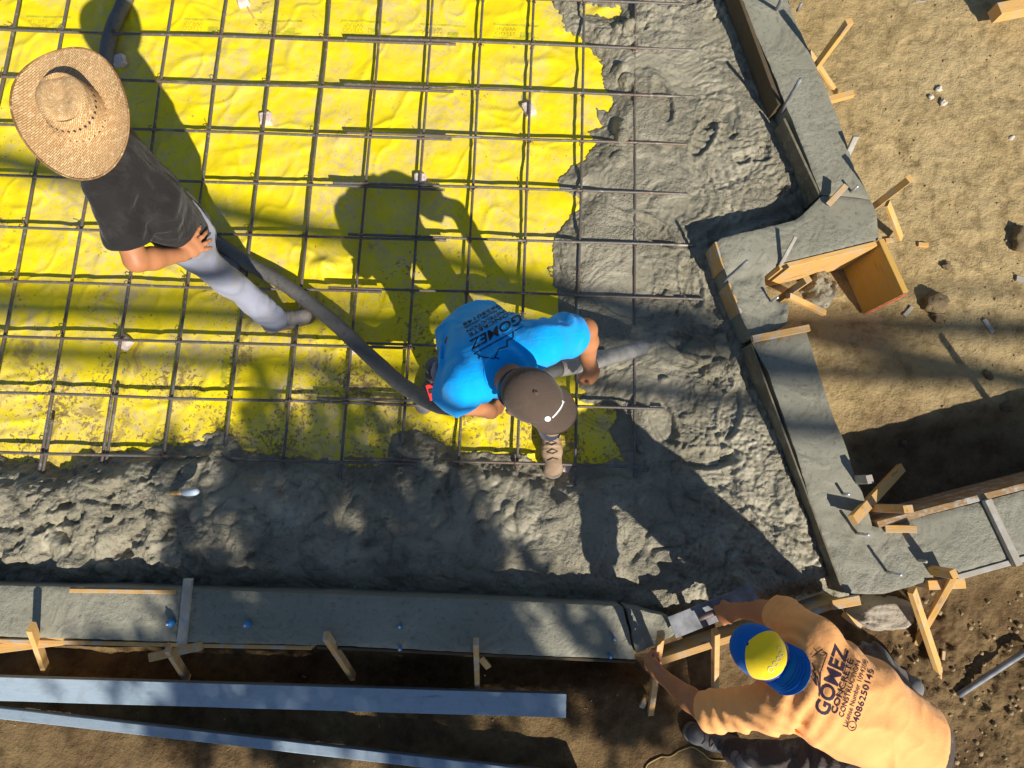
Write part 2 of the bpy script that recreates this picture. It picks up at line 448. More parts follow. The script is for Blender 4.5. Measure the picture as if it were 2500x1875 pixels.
# ------------------------------------------------------------------ the slab: outlines
ZC, ZW = 0.055, 0.27         # poured concrete level, curb top level
SLAB_EDGE = [(1348, -60), (1348, 12), (1371, 42), (1379, 81), (1417, 93), (1433, 120), (1464, 143), (1469, 174), (1477, 216), (1500, 251),
    (1484, 270), (1455, 268), (1448, 285), (1471, 309), (1437, 324), (1448, 351), (1433, 386), (1394, 409), (1363, 432), (1356, 459), (1390, 474),
    (1417, 490), (1413, 513), (1371, 552), (1352, 586), (1344, 640), (1340, 654), (1348, 696), (1359, 735), (1363, 774), (1370, 850), (1402, 935),
    (1433, 958), (1410, 978), (1470, 985), (1502, 994), (1506, 1017), (1490, 1050), (1500, 1080), (1518, 1121), (1440, 1130), (1390, 1140), (1360, 1158), (1340, 1150), (1317, 1136),
    (1263, 1105), (1186, 1105), (1120, 1105), (1101, 1086), (1051, 1063), (1016, 1051), (962, 1059), (943, 1098), (954, 1121), (916, 1138),
    (850, 1140), (800, 1120), (725, 1113), (602, 1105), (579, 1071), (540, 1049), (502, 1055), (498, 1078), (409, 1086), (340, 1098), (301, 1109),
    (185, 1109), (170, 1144), (135, 1140), (104, 1125), (39, 1125), (0, 1105), (-80, 1100)]
slab_poly = PL(SLAB_EDGE, 0.0) + [P(-120, 1480, 0), P(1560, 1530, 0), P(2060, 1450, 0), P(1950, 1130, 0), P(1850, 850, 0), P(1800, 650, 0), P(1990, 560, 0), P(1990, 480, 0), P(1800, 0, 0), P(1780, -80, 0)]

def membrane_z(X, Y):
    z = 0.013 * fbm2(X * 1.6, Y * 1.6, 3, 2) + 0.007 * fbm2(X * 3.1 + 0.6 * Y, Y * 6.0, 3, 5)
    r = 1 - np.abs(fbm2(X * 2.2 + Y * 0.9, Y * 3.0 - X * 0.5, 2, 9))
    z = z + 0.010 * np.clip(r - 0.82, 0, 1) * 5
    r2_ = 1 - np.abs(fbm2(X * 1.2 + Y * 2.9, Y * 1.3 - X * 3.5, 2, 14)); z = z + 0.007 * np.clip(r2_ - 0.86, 0, 1) * 7
    z = z + 0.003 * fbm2(X * 14, Y * 14, 2, 12)
    # tuck over a lap in the sheet near the hose
    b = P(795, 650, 0); z = z + 0.05 * np.exp(-(((X - b[0]) / 0.10) ** 2 + ((Y - b[1]) / 0.05) ** 2))
    return z
xs = np.arange(-3.75, 1.42, 0.011); ys = np.arange(-0.25, 3.75, 0.011)
X, Y = np.meshgrid(xs, ys, indexing='ij')
mem = link('vapor_barrier_sheet', grid_mesh('vapor_barrier_sheet', xs, ys, membrane_z(X, Y)), M['membrane'])
tag(mem, 'yellow plastic vapor barrier sheet, wrinkled and mud-spotted, under the rebar grid', 'plastic sheet')

# poured wet concrete as a height field that laps over the sheet
def slab_field():
    xs = np.arange(-3.5, 2.35, 0.0072); ys = np.arange(-1.15, 3.7, 0.0072)
    X, Y = np.meshgrid(xs.astype(np.float32), ys.astype(np.float32), indexing='ij')
    sdv = -poly_sd(X, Y, slab_poly)                       # positive inside
    hole = poly_sd(X, Y, PL([(1425, 10), (1470, 22), (1512, 20), (1510, 38), (1480, 47), (1440, 38), (1425, 30)], 0))
    sdv = np.minimum(sdv, hole)
    sdv = sdv + 0.024 * fbm2(X * 13, Y * 13, 4, 21) + 0.017 * fbm2(X * 42, Y * 42, 3, 22)
    mz = membrane_z(X, Y)
    # how far into the bottom strip / right area
    yb = P(0, 1100, 0)[1]
    bot = sstep(0.25, -0.15, Y + 0.02 * X)                # 1 in the bottom strip
    xr = sstep(0.55, 1.35, X)
    lvl = ZC + 0.018 * xr + 0.05 * bot * sstep(1.6, 0.4, X)
    lvl = lvl + 0.085 * sstep(0.9, 1.7, X + 0.25 * (0.2 - Y)) * sstep(0.75, 0.25, Y) + 0.03 * sstep(1.25, 1.7, X) * sstep(1.5, 2.0, Y)
    z = lvl + 0.012 * fbm2(X * 1.8, Y * 1.8, 3, 31)
    # pillowy heaps where the concrete was dumped
    dome = np.zeros_like(X)
    r2 = np.random.default_rng(3)
    def add(cx, cy, r, h, asp=1.0, ang=0.0):
        i0, i1 = np.searchsorted(xs, [cx - r * 1.5, cx + r * 1.5]); j0, j1 = np.searchsorted(ys, [cy - r * 1.5, cy + r * 1.5])
        if i1 <= i0 or j1 <= j0: return
        dx = X[i0:i1, j0:j1] - cx; dy = Y[i0:i1, j0:j1] - cy
        wx = dx + 0.35 * r * vn2(X[i0:i1, j0:j1] * 9, Y[i0:i1, j0:j1] * 9, cx * 7)
        wy = dy + 0.35 * r * vn2(X[i0:i1, j0:j1] * 9, Y[i0:i1, j0:j1] * 9, cy * 7 + 40)
        c, s = math.cos(ang), math.sin(ang)
        u = (wx * c + wy * s) / r; v = (-wx * s + wy * c) / (r * asp)
        q = np.clip(1 - (u * u + v * v), 0, 1)
        dome[i0:i1, j0:j1] = np.maximum(dome[i0:i1, j0:j1], h * q ** 0.6 + 0.25 * np.minimum(dome[i0:i1, j0:j1], h) * (q > 0))
    for k in range(300):
        px = r2.uniform(-40, 1500); py = r2.uniform(1120, 1390)
        p = P(px, py, 0.1); left = px < 620
        r = r2.uniform(0.05, 0.15) * (1.0 if left else 0.8)
        add(p[0], p[1], r, r2.uniform(0.015, 0.055) * (1.15 if left else 0.7), r2.uniform(0.55, 1.0), r2.uniform(0, 3.14))
    for k in range(50):
        px = r2.uniform(1440, 1900); py = r2.uniform(780, 1400)
        p = P(px, py, 0.08)
        add(p[0], p[1], r2.uniform(0.03, 0.10), r2.uniform(0.008, 0.030), r2.uniform(0.6, 1.0), r2.uniform(0, 3.14))
    for px, py, r, h in [(1515, 165, .055, .06), (1530, 190, .05, .05), (1515, 310, .06, .06), (1522, 330, .05, .05), (1700, 850, .10, .06), (1745, 900, .08, .05),
                         (1520, 60, .07, .05), (1400, 60, .05, .03), (1510, 385, .05, .03), (1380, 1120, .1, .03), (540, 1075, .09, .05), (990, 1085, .12, .05),
                         (1080, 1120, .09, .04), (240, 1180, .16, .06), (440, 1210, .12, .05), (620, 1190, .14, .05), (90, 1190, .13, .05)]:
        p = P(px, py, 0.08); add(p[0], p[1], r, h)
    z = z + dome
    wxp = X + 0.10 * fbm2(X * 3.0, Y * 3.0, 2, 45); wyp = Y + 0.10 * fbm2(X * 3.0, Y * 3.0, 2, 46)
    bil = np.abs(fbm2(wxp * 5.0 + wyp * 1.5, wyp * 6.5 - wxp, 2, 41))                # rounded folds parted by sharp creases
    bil2 = np.abs(fbm2(wxp * 15, wyp * 15, 3, 47, 0.6)); bil3 = np.abs(fbm2(X * 41, Y * 41, 2, 48, 0.6))
    rough = 0.25 + 0.75 * sstep(-0.12, 0.2, fbm2(X * 2.4, Y * 2.4, 3, 43))
    calm = 1 - 0.85 * sstep(1.32, 0.72, X) * sstep(0.15, 0.5, Y) * sstep(3.0, 2.5, Y)
    low = sstep(0.7, 1.2, X) * sstep(1.0, 0.6, Y)
    rough = np.maximum(rough, 0.8 * low)
    shade = bot * sstep(-1.6, -0.9, X) * sstep(0.9, 0.4, X)                           # smoother, wetter middle of the strip
    z = z + calm * (1 - 0.55 * shade) * (0.075 * bot * np.minimum(bil, 0.35) + 0.020 * (1 - bot) * np.minimum(bil, 0.4) + rough * (0.028 * np.minimum(bil2, 0.45) + (0.012 + 0.010 * low) * np.minimum(bil3, 0.5)))
    z = z - calm * rough * (0.026 - 0.014 * low) * sstep(0.22, 0.40, fbm2(wxp * 9, wyp * 9, 3, 49)) * (1 - 0.7 * shade)
    # raked and hand-troweled arcs beside the curb
    a = P(1640, 470, 0.08); rr = np.hypot(X - a[0], Y - a[1])
    arc = np.sin(rr * 2 * math.pi / 0.055 + 2 * vn2(X * 5, Y * 5, 4)) * sstep(0.12, 0.24, rr) * sstep(0.62, 0.4, rr) * sstep(-0.05, 0.2, X - a[0])
    z = z + 0.005 * arc
    # drag marks of rake and come-along, and boot prints sunk in the pour
    st = fbm2((X * 0.9 + Y * 0.45) * 5, (Y * 0.9 - X * 0.45) * 60, 3, 81)
    z = z + 0.0035 * st * (1 - bot) * sstep(-0.1, 0.3, fbm2(X * 1.3, Y * 1.3, 2, 82))
    for px, py, a in [(1745, 905, .5), (1680, 840, 1.1), (1620, 1020, .3), (1720, 1120, 1.6), (1790, 1260, .7), (1620, 240, .2), (1720, 330, -.5), (1600, 560, .9), (1690, 690, .2), (1780, 1010, -.3)]:
        q_ = P(px, py, .1); ca, sa = math.cos(a), math.sin(a)
        u = ((X - q_[0]) * ca + (Y - q_[1]) * sa) / 0.058; v = (-(X - q_[0]) * sa + (Y - q_[1]) * ca) / 0.155; e = u * u + v * v
        z = z - 0.020 * sstep(1.15, 0.75, e) + 0.010 * np.exp(-((e - 1.5) / 0.4) ** 2)
    # deep scooped hollows
    for px, py, r, h in [(115, 1240, .06, .05), (1030, 1375, .06, .02), (770, 1310, .05, .02), (900, 1320, .05, .02), (1010, 1300, .04, .02), (290, 1225, .05, .04), (10, 1180, .05, .04)]:
        p = P(px, py, 0.1); z = z - h * np.exp(-((X - p[0]) ** 2 + (Y - p[1]) ** 2) / (r * r)) * (0.6 + 0.4 * vn2(X * 25, Y * 25, 3))
    # concrete settles below the curb boards
    cw = line_d(X, Y, PL([(1790, 0), (1900, 260), (1985, 490), (1740, 570), (1760, 660), (1835, 850), (1905, 1020), (1945, 1150), (2050, 1450)], 0.1))
    z = z - 0.030 * np.exp(-(cw / 0.028) ** 2)
    bw = line_d(X, Y, PL([(-100, 1425), (1520, 1475)], 0.1))
    z = z - 0.06 * np.exp(-(bw / 0.09) ** 2)
    # the edge tapers onto the sheet
    th = sstep(-0.004, 0.16, sdv)
    z = mz + np.where(sdv > 0, (z - mz) * np.clip(0.12 + 0.88 * th, 0, 1) * sstep(-0.002, 0.02, sdv) + 0.002, -0.012)
    keep = sdv > -0.02
    # leave out what lies under the curbs
    return xs, ys, z, keep, X, Y
sx, sy, SZ, keep, SX, SY = slab_field()
slab = link('concrete_slab', grid_mesh('concrete_slab', sx, sy, SZ, keep), M['wet'])
tag(slab, 'freshly placed lumpy wet grey concrete lapping over the yellow sheet', kind='structure')
def slab_at(x, y):
    i = int(np.clip(round((x - sx[0]) / 0.0072), 0, len(sx) - 1)); j = int(np.clip(round((y - sy[0]) / 0.0072), 0, len(sy) - 1))
    return float(SZ[i, j])

# ------------------------------------------------------------------ ground
def ground_z(X, Y):
    z = -0.13 + 0.03 * fbm2(X * 0.9, Y * 0.9, 4, 51)
    z = z + 0.012 * fbm2(X * 5, Y * 5, 4, 52) + 0.006 * fbm2(X * 22, Y * 22, 3, 53)
    # trench along the short curb on the right and below the bottom curb
    t1 = poly_sd(X, Y, PL([(2080, 1090), (2330, 1030), (2620, 960), (2620, 1240), (2150, 1300)], -0.15))
    z = z - 0.12 * sstep(0.08, -0.12, t1)
    t2 = poly_sd(X, Y, PL([(-400, 1560), (1560, 1600), (1560, 1640), (1100, 1650), (500, 1640), (-400, 1630)], -0.2))
    z = z - 0.16 * sstep(0.10, -0.08, t2)
    bl = sstep(-0.75, -1.05, Y + 0.0 * X) * sstep(2.2, 1.6, X)
    z = z - 0.05 * bl + 0.02 * bl * fbm2(X * 3, Y * 3, 3, 57)
    # crumbly heaps at the lower right
    hp = P(2250, 1560, -0.1); q = np.exp(-(((X - hp[0]) / 0.35) ** 2 + ((Y - hp[1]) / 0.45) ** 2))
    z = z + q * (0.05 + 0.05 * fbm2(X * 11, Y * 11, 4, 58, 0.65))
    lr = sstep(1.7, 2.0, X) * sstep(-0.6, -0.9, Y)
    z = z + lr * 0.035 * fbm2(X * 13, Y * 13, 4, 59, 0.65)
    return z
def footprints(X, Y, z):
    for px, py, a, sc in [(2190, 200, 0.3, 1), (2390, 170, 0.2, 1), (2300, 360, 0.9, 1), (2190, 380, 1.2, 1), (2420, 430, 0.5, 1), (2180, 215, -.4, 1), (2350, 620, .8, 1),
                          (2150, 60, .2, 1), (2460, 250, 1.4, 1), (2260, 480, .1, 1), (2440, 700, .5, 1), (2300, 880, 1.1, 1), (2180, 330, .6, 1), (2240, 100, 2.0, 1)]:
        p = P(px, py, -0.13); c, s = math.cos(a), math.sin(a)
        dx, dy = X - p[0], Y - p[1]; u = (dx * c + dy * s) / 0.055; v = (-dx * s + dy * c) / 0.15
        q = u * u + v * v + 0.35 * u * np.sign(v) * (u < 0)
        m = .35 + .65 * sstep(-.2, .3, fbm2(X * 6 + a, Y * 6, 2, 66))
        z = z - m * (0.007 * sstep(1.3, 0.7, q) - 0.003 * np.exp(-((q - 1.5) / 0.35) ** 2) + 0.0012 * sstep(1.1, .9, q) * np.sin(v * 34))
    return z
def axis(a, b, st, far):
    fine = np.arange(a, b, st)
    k = np.array([0.02, 0.06, 0.15, 0.4, 1, 2.5, 6, 15, 40, 100, far])
    return np.concatenate([(a - k)[::-1], fine, fine[-1] + k])
gx = axis(-3.3, 4.3, 0.0115, 300.0); gy = axis(-1.95, 3.95, 0.0115, 300.0)
GX, GY = np.meshgrid(gx, gy, indexing='ij')
GZ = footprints(GX, GY, ground_z(GX, GY))
cov = PL([(-140, -120), (1830, -120), (2020, 440), (1850, 700), (2000, 1100), (2050, 1400), (1560, 1520), (-140, 1480)], 0.0)
gin = poly_sd(GX, GY, cov)
ground = link('ground', grid_mesh('ground', gx, gy, GZ, gin > -0.12), M['dirt'])
tag(ground, 'dry brown dirt with footprints, dug lower along the forms', kind='structure')
def ground_at(x, y):
    X = np.array([[x]], np.float32); Y = np.array([[y]], np.float32)
    return float(footprints(X, Y, ground_z(X, Y))[0, 0])

# ------------------------------------------------------------------ curbs
def poly_slab(name, poly, zf, zb, res, mat, wob=0.0035):
    poly = np.array([p[:2] for p in poly])
    lo = poly.min(0) - res * 2; hi = poly.max(0) + res * 2
    xs = np.arange(lo[0], hi[0], res); ys = np.arange(lo[1], hi[1], res)
    X, Y = np.meshgrid(xs, ys, indexing='ij')
    d = poly_sd(X, Y, poly)
    ctr = 0.25 * (d[:-1, :-1] + d[1:, :-1] + d[1:, 1:] + d[:-1, 1:])
    fk = ctr < 0
    idx = np.arange(X.size).reshape(X.shape)
    f = np.stack([idx[:-1, :-1], idx[1:, :-1], idx[1:, 1:], idx[:-1, 1:]], -1)[fk]
    # border edges
    E = {}
    for q in f:
        for a, b in ((q[0], q[1]), (q[1], q[2]), (q[2], q[3]), (q[3], q[0])):
            E[(a, b)] = E.get((a, b), 0) + 1
    bor = [(a, b) for (a, b) in E if (b, a) not in E]
    bv = sorted({v for e in bor for v in e})
    pts = np.stack([X.ravel(), Y.ravel()], -1)
    for v in bv:                                     # snap to the outline
        p = pts[v]; best = None
        for k in range(len(poly)):
            a = poly[k]; e = poly[(k + 1) % len(poly)] - a
            t = np.clip(((p - a) @ e) / (e @ e), 0, 1); q = a + e * t; dd = ((p - q) ** 2).sum()
            if best is None or dd < best[0]: best = (dd, q)
        pts[v] = best[1]
    wx = wob * fbm2(pts[:, 0] * 18, pts[:, 1] * 18, 3, 61); wy = wob * fbm2(pts[:, 0] * 18, pts[:, 1] * 18, 3, 62)
    pts = pts + np.stack([wx, wy], -1)
    Z = zf(pts[:, 0], pts[:, 1])
    bvs = np.zeros(len(pts), bool); bvs[bv] = True
    Z = Z - np.where(bvs, 0.007, 0)
    verts = np.c_[pts, Z]
    used = np.unique(f); m = np.full(len(verts), -1); m[used] = np.arange(len(used))
    nv = len(used)
    nb_ = len(bv)
    upm = {v: nv + k for k, v in enumerate(bv)}; lowm = {v: nv + nb_ + k for k, v in enumerate(bv)}
    low = verts[bv].copy(); low[:, 2] = zb
    sf = [[upm[a], lowm[a], lowm[b], upm[b]] for a, b in bor]
    me = mesh_np(name, np.r_[verts[used], verts[bv], low], np.r_[m[f], np.array(sf)])
    return link(name, me, mat)
def curb_z(x, y):
    return ZW + 0.0025 * fbm2(x * 4, y * 4, 3, 71) + 0.0018 * fbm2(x * 30, y * 30, 3, 72)
def rough_z(x, y):
    return ZW - 0.02 + 0.016 * fbm2(x * 7, y * 7, 4, 73) + 0.012 * fbm2(x * 24, y * 24, 3, 74)
RW_L = [(1780, -70), (1811, 0), (1881, 159), (1909, 228), (1954, 338), (2007, 476)]
RW_R = [(1905, -70), (1938, 37), (1982, 134), (2047, 285), (2088, 411), (2128, 486)]
c1 = poly_slab('concrete_curb', PL(RW_L + [(2070, 478)] + RW_R[::-1], ZW), curb_z, -0.35, 0.02, M['curb'])
tag(c1, 'troweled grey concrete curb running up to the top edge of the right side', 'curb', 'fresh concrete curbs')
NOTCH = [(2007, 478), (2070, 480), (2128, 488), (2141, 517), (2147, 584), (2070, 606), (1901, 646), (1870, 672), (1880, 720), (1930, 740), (1925, 790), (1836, 825), (1811, 760), (1771, 659), (1750, 590), (1762, 580), (1946, 536), (1970, 515)]
def notch_z(x, y):
    p = P(1860, 720, ZW); a = sstep(0.28, 0.12, np.hypot(x - p[0], y - p[1]))
    return curb_z(x, y) * (1 - a) + rough_z(x, y) * a
c2 = poly_slab('concrete_curb', PL(NOTCH, ZW), notch_z, -0.35, 0.018, M['curb'])
tag(c2, 'widened concrete curb block stepping into the slab beside the open plywood box', 'curb', 'fresh concrete curbs')
LW_L = [(1838, 836), (1877, 907), (1913, 1013), (1950, 1120), (1977, 1214), (2012, 1313), (2044, 1393), (2066, 1450)]
LW_R = [(1970, 806), (1999, 907), (2039, 1025), (2064, 1082), (2084, 1149), (2109, 1204), (2136, 1289)]
ARM = [(2250, 1262), (2358, 1236), (2422, 1219), (2560, 1182), (3000, 1065), (3000, 1215), (2560, 1338), (2435, 1376), (2340, 1403), (2256, 1423), (2160, 1452)]
def lw_z(x, y):
    p = P(2080, 1330, ZW); a = sstep(0.42, 0.16, np.hypot(x - p[0], y - p[1]))
    return curb_z(x, y) * (1 - a * .7) + rough_z(x, y) * a * .7
c3 = poly_slab('concrete_curb', PL(LW_R + ARM + LW_L[::-1], ZW), lw_z, -0.35, 0.02, M['curb'])
tag(c3, 'L-shaped grey concrete curb down the right side, turning out to the right edge', 'curb', 'fresh concrete curbs')
BW = [(-120, 1427), (0, 1430), (444, 1439), (800, 1451), (1224, 1466), (1521, 1482), (1552, 1611), (1147, 1594), (849, 1578), (405, 1567), (0, 1555), (-120, 1552)]
c4 = poly_slab('concrete_curb', PL(BW, ZW), curb_z, -0.35, 0.02, M['curb'])
tag(c4, 'long shaded concrete curb across the bottom, between the lumpy slab and the dirt', 'curb', 'fresh concrete curbs')
c5 = poly_slab('concrete_curb', PL([(1530, 1484), (1560, 1490), (1640, 1510), (1668, 1540), (1640, 1560), (1582, 1586), (1556, 1600)], ZW), rough_z, -0.35, 0.018, M['curb'])
tag(c5, 'small sunlit rough concrete corner piece beside the hand holding the stake', 'curb', 'fresh concrete curbs')

# ------------------------------------------------------------------ timber
_pc = {}
def plank_mesh(L, w, t, bev=0.002, warp=0.0):
    bm = bmesh.new()
    n = max(1, int(L / 0.25))
    nx = n + 1
    rings = []
    r = random.Random(int(L * 1e4 + w * 1e3))
    for i in range(nx):
        x = L * i / n - L / 2; q = warp * math.sin(math.pi * i / n)
        c = [(-w / 2 + bev, -t / 2), (w / 2 - bev, -t / 2), (w / 2, -t / 2 + bev), (w / 2, t / 2 - bev), (w / 2 - bev, t / 2), (-w / 2 + bev, t / 2), (-w / 2, t / 2 - bev), (-w / 2, -t / 2 + bev)]
        rings.append([bm.verts.new((x, y + q + r.uniform(-1, 1) * bev * .3, z)) for y, z in c])
    for a, b in zip(rings, rings[1:]):
        for k in range(8): bm.faces.new((a[k], b[k], b[(k + 1) % 8], a[(k + 1) % 8]))
    bm.faces.new(rings[0]); bm.faces.new(rings[-1][::-1])
    bmesh.ops.recalc_face_normals(bm, faces=bm.faces)
    return bm_mesh('plank', bm)
def plank(name, p0, p1, w, t, mat, label=None, cat='board', group=None, up=(0, 0, 1), warp=0.0, parent=None, center=True):
    """box board from p0 to p1 (centre line); w across, t along the 'up' hint"""
    p0, p1 = V(p0), V(p1)
    d = p1 - p0; L = d.length; x = d.normalized()
    u = Vector(up); z = (u - x * u.dot(x))
    if z.length < 1e-4: z = Vector((1, 0, 0)) - x * x.x
    z.normalize(); y = z.cross(x)
    o = link(name, plank_mesh(L, w, t, warp=warp), M[mat] if isinstance(mat, str) else mat)
    o.matrix_world = Matrix.Translation((p0 + p1) / 2) @ Matrix((x, y, z)).transposed().to_4x4()
    if parent is not None: child(o, parent)
    elif label: tag(o, label, cat, group)
    return o
def wallboard(name, a, b, ztop, h, t, mat, label, side, cat='form board', group='wooden form boards'):
    """upright board whose top edge runs a -> b in the photo"""
    p0, p1 = P(a[0], a[1], ztop), P(b[0], b[1], ztop)
    d = p1 - p0; n = np.array([-d[1], d[0], 0]) / np.hypot(d[0], d[1]) * side * t / 2
    off = np.array([0, 0, -h / 2])
    return plank(name, p0 + off + n, p1 + off + n, t, h, mat, label, cat, group)

G_FORM = 'wooden form boards'
wallboard('form_board', (1768, -100), (1900, 256), ZW - .004, .30, .026, 'mudshade', 'brown form board along the inner face of the top right curb', 1)
wallboard('form_board', (1912, 290), (2000, 478), ZW - .012, .30, .016, 'caked', 'mud-smeared form board between the leaning pin and the curb step', 1)
wallboard('form_board', (1750, 590), (1770, 655), ZW - .006, .30, .013, 'pinem', 'short orange form board on the left face of the curb step, above the pin', -1)
wallboard('form_board', (1783, 690), (1812, 762), ZW - .02, .28, .012, 'pinem', 'short orange form board on the left face of the curb step, below the pin', -1)
wallboard('form_board', (1838, 842), (2062, 1446), ZW - .012, .30, .010, 'caked', 'thin dark form board along the inner face of the lower right curb', -1)
wallboard('form_board', (2146, 1288), (3000, 1064), ZW + .004, .36, .035, 'form', 'reddish form board along the upper face of the curb arm, facing the trench', 1)
wallboard('form_board', (1610, 1607), (2058, 1462), ZW + .01, .2, .035, 'pinem', 'diagonal form board passing beneath the orange-shirted worker', -1)
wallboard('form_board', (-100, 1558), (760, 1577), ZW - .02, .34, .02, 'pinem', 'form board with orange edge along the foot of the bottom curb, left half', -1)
wallboard('form_board', (775, 1577), (1552, 1613), ZW - .03, .34, .014, 'mudshade', 'shaded form board along the foot of the bottom curb, right half', -1)
wallboard('form_board', (170, 1437), (430, 1441), ZW + .004, .2, .02, 'pinem', 'orange board edge showing along the top of the bottom curb', -1)
wallboard('form_board', (2262, 1424), (2540, 1346), ZW + .003, .25, .03, 'grey', 'pale board edge along the lower side of the curb arm', -1)
# plywood box at the step
bx = empty('plywood_box', P(2100, 690, -0.1)); tag(bx, 'open plywood box form with a red painted end at the curb step', 'form box')
def box_panel(a, b, ztop, zbot, t, mat, nm):
    p0, p1 = P(a[0], a[1], ztop), P(b[0], b[1], ztop); h = ztop - zbot
    o = plank(nm, p0 + [0, 0, -h / 2], p1 + [0, 0, -h / 2], t, h, mat, parent=bx); return o
pa, pb = P(1903, 652, ZW + .004), P(2140, 594, ZW + .004)
box_panel((1903, 652), (2140, 594), ZW + .004, -.10, .03, 'pine', 'side_panel')
box_panel((2152, 584), (2212, 714), ZW + .012, -.13, .035, 'ply', 'side_panel')
e0 = P(2211, 717, ZW + .012); e1 = P(2152, 584, ZW + .012); dd = (e0 - e1) / np.linalg.norm(e0 - e1)
plank('painted_end', e0 + dd * .003 + [0, 0, -.205], e0 + dd * .006 + [0, 0, -.205], .034, .40, 'red', parent=bx)
# stakes, kickers and blocks
def stake(px, py, z0, qx, qy, z1, w, t, mat, label, up=(0, 0, 1), name='stake', group='wooden stakes and braces', cat='stake'):
    return plank(name, P(px, py, z0), P(qx, qy, z1), w, t, mat, label, cat, group, up=up)
def vstake(px, py, ztop, zbot, w, t, mat, label, ang=0.0, lean=(0, 0), name='stake'):
    p1 = P(px, py, ztop); p0 = p1.copy(); p0[2] = zbot; p0[0] -= lean[0]; p0[1] -= lean[1]
    return plank(name, p0, p1, w, t, mat, label, 'stake', 'wooden stakes and braces', up=(math.cos(ang), math.sin(ang), 0))
vstake(2074, 52, .60, -.25, .038, .04, 'pine', 'tall square stake nearest the top right corner, outside the curb', .35)
stake(1976, 128, .22, 2042, 226, -.06, .04, .018, 'pine', 'flat brace board lying at the foot of the topmost stake', name='brace')
stake(2018, 246, .0, 2082, 229, .02, .045, .035, 'pine', 'short wood block lying below the topmost stake beside the curb', name='wood_block', cat='wood block')
vstake(2222, 436, .55, -.25, .04, .034, 'pine', 'tall square stake beside the curb step, right of the white bolt', .6)
stake(2166, 496, .16, 2199, 582, -.1, .048, .02, 'pine', 'flat brace board leaning at the foot of the stake beside the curb step', name='brace')
stake(2090, 332, .34, 2062, 392, .20, .035, .02, 'grey', 'concrete-smeared grey stake end leaning over the outer edge of the top curb')
stake(2066, 452, .36, 2021, 500, .28, .035, .03, 'pinem', 'short orange stake end lying across the joint of the top curb', name='stake')
stake(1942, 578, .36, 1906, 646, .27, .020, .014, 'grey', 'thin grey stick leaning on the widened curb step')
stake(1924, 722, .22, 2012, 764, .05, .035, .03, 'pine', 'short orange stake lying in the open box below the curb step')
vstake(1972, 682, .38, -.1, .04, .038, 'pinem', 'short stake standing at the mouth of the plywood box', .5)
plank('cross_cleat', P(1836, 828, ZW + .015), P(1974, 801, ZW + .015), .04, .03, 'pinem', 'muddy cleat board laid across the right curb below the step', 'board', 'cross cleats')
plank('cross_cleat', P(2408, 1220, ZW + .018), P(2484, 1380, ZW + .018), .04, .03, 'grey', 'muddy cleat board laid across the curb arm at the right edge', 'board', 'cross cleats')
plank('cross_cleat', P(460, 1412, ZW + .018), P(444, 1572, ZW + .018), .042, .03, 'grey', 'grey cleat board laid across the bottom curb, beside a blue cap', 'board', 'cross cleats')
stake(2082, 1270, .36, 2200, 1142, -.12, .055, .03, 'pine', 'orange brace with a speckled end slanting from the curb corner into the trench', name='brace')
vstake(2218, 1243, .50, -.3, .04, .05, 'pinem', 'stake with a pale sawn end standing at the curb corner above the arm', 0.1)
vstake(2124, 1170, .38, -.3, .045, .035, 'grey', 'concrete-coated stake standing beside the lower right curb', 0.2)
stake(2160, 1290, .26, 2236, 1292, .30, .04, .03, 'pine', 'short block nailed at the corner of the curb arm', name='wood_block', cat='wood block')
stake(2331, 1402, .37, 2238, 1566, -.10, .055, .03, 'pine', 'long orange brace below the curb arm, the upper of two crossing', up=(.8, -.4, .3), name='brace')
stake(2226, 1440, .22, 2296, 1652, -.14, .05, .03, 'pine', 'long orange brace below the curb arm, the lower of two crossing', up=(.3, .2, 1), name='brace')
vstake(2330, 1402, .44, -.2, .045, .035, 'pine', 'stake at the top of the crossing braces below the curb arm', .4)
stake(2262, 1428, .27, 2352, 1424, .25, .05, .03, 'pine', 'short horizontal block across the top of the crossing braces', name='wood_block', cat='wood block')
stake(2030, 1476, .30, 2096, 1464, .29, .05, .03, 'pinem', 'short board offcut at the foot of the right curb, beside the worker', name='wood_block', cat='wood block')
stake(2060, 1500, .16, 2100, 1530, .10, .03, .02, 'pinem', 'small stake end below the board offcut beside the worker', name='stake')
stake(76, 1530, .42, 114, 1640, -.16, .05, .025, 'pine', 'sunlit orange brace at the lower left corner', up=(.9, .2, .3), name='brace')
stake(-20, 1585, .2, 158, 1562, .24, .05, .02, 'pine', 'sunlit board along the curb behind the lower left brace', name='brace')
stake(410, 1580, .26, 458, 1658, -.2, .05, .025, 'pinem', 'shaded brace below the grey cleat of the bottom curb', up=(.9, .2, .3), name='brace')
stake(366, 1605, .18, 492, 1576, .26, .045, .02, 'pinem', 'shaded cross piece over the brace below the grey cleat', name='brace')
stake(796, 1552, .40, 862, 1652, -.18, .045, .03, 'pinem', 'shaded brace at the middle of the bottom curb', up=(.9, .2, .3), name='brace')
stake(1162, 1566, .40, 1166, 1684, -.16, .028, .04, 'pinem', 'narrow upright stake at the bottom curb, above the end of the straight board')
stake(1172, 1604, .18, 1192, 1628, .10, .035, .02, 'pinem', 'small block beside the narrow stake at the bottom curb', name='wood_block', cat='wood block')
stake(1614, 1545, .46, 1588, 1742, -.18, .034, .028, 'pinem', 'stake gripped by the orange-shirted worker', name='stake')
stake(1578, 1700, -.1, 1566, 1725, -.16, .03, .02, 'pinem', 'split stake end beside the gripped stake', name='stake')
stake(1747, 1542, .40, 1745, 1700, -.16, .03, .04, 'pinem', 'stake under the worker reaching arms, left of the blue cap', name='stake')
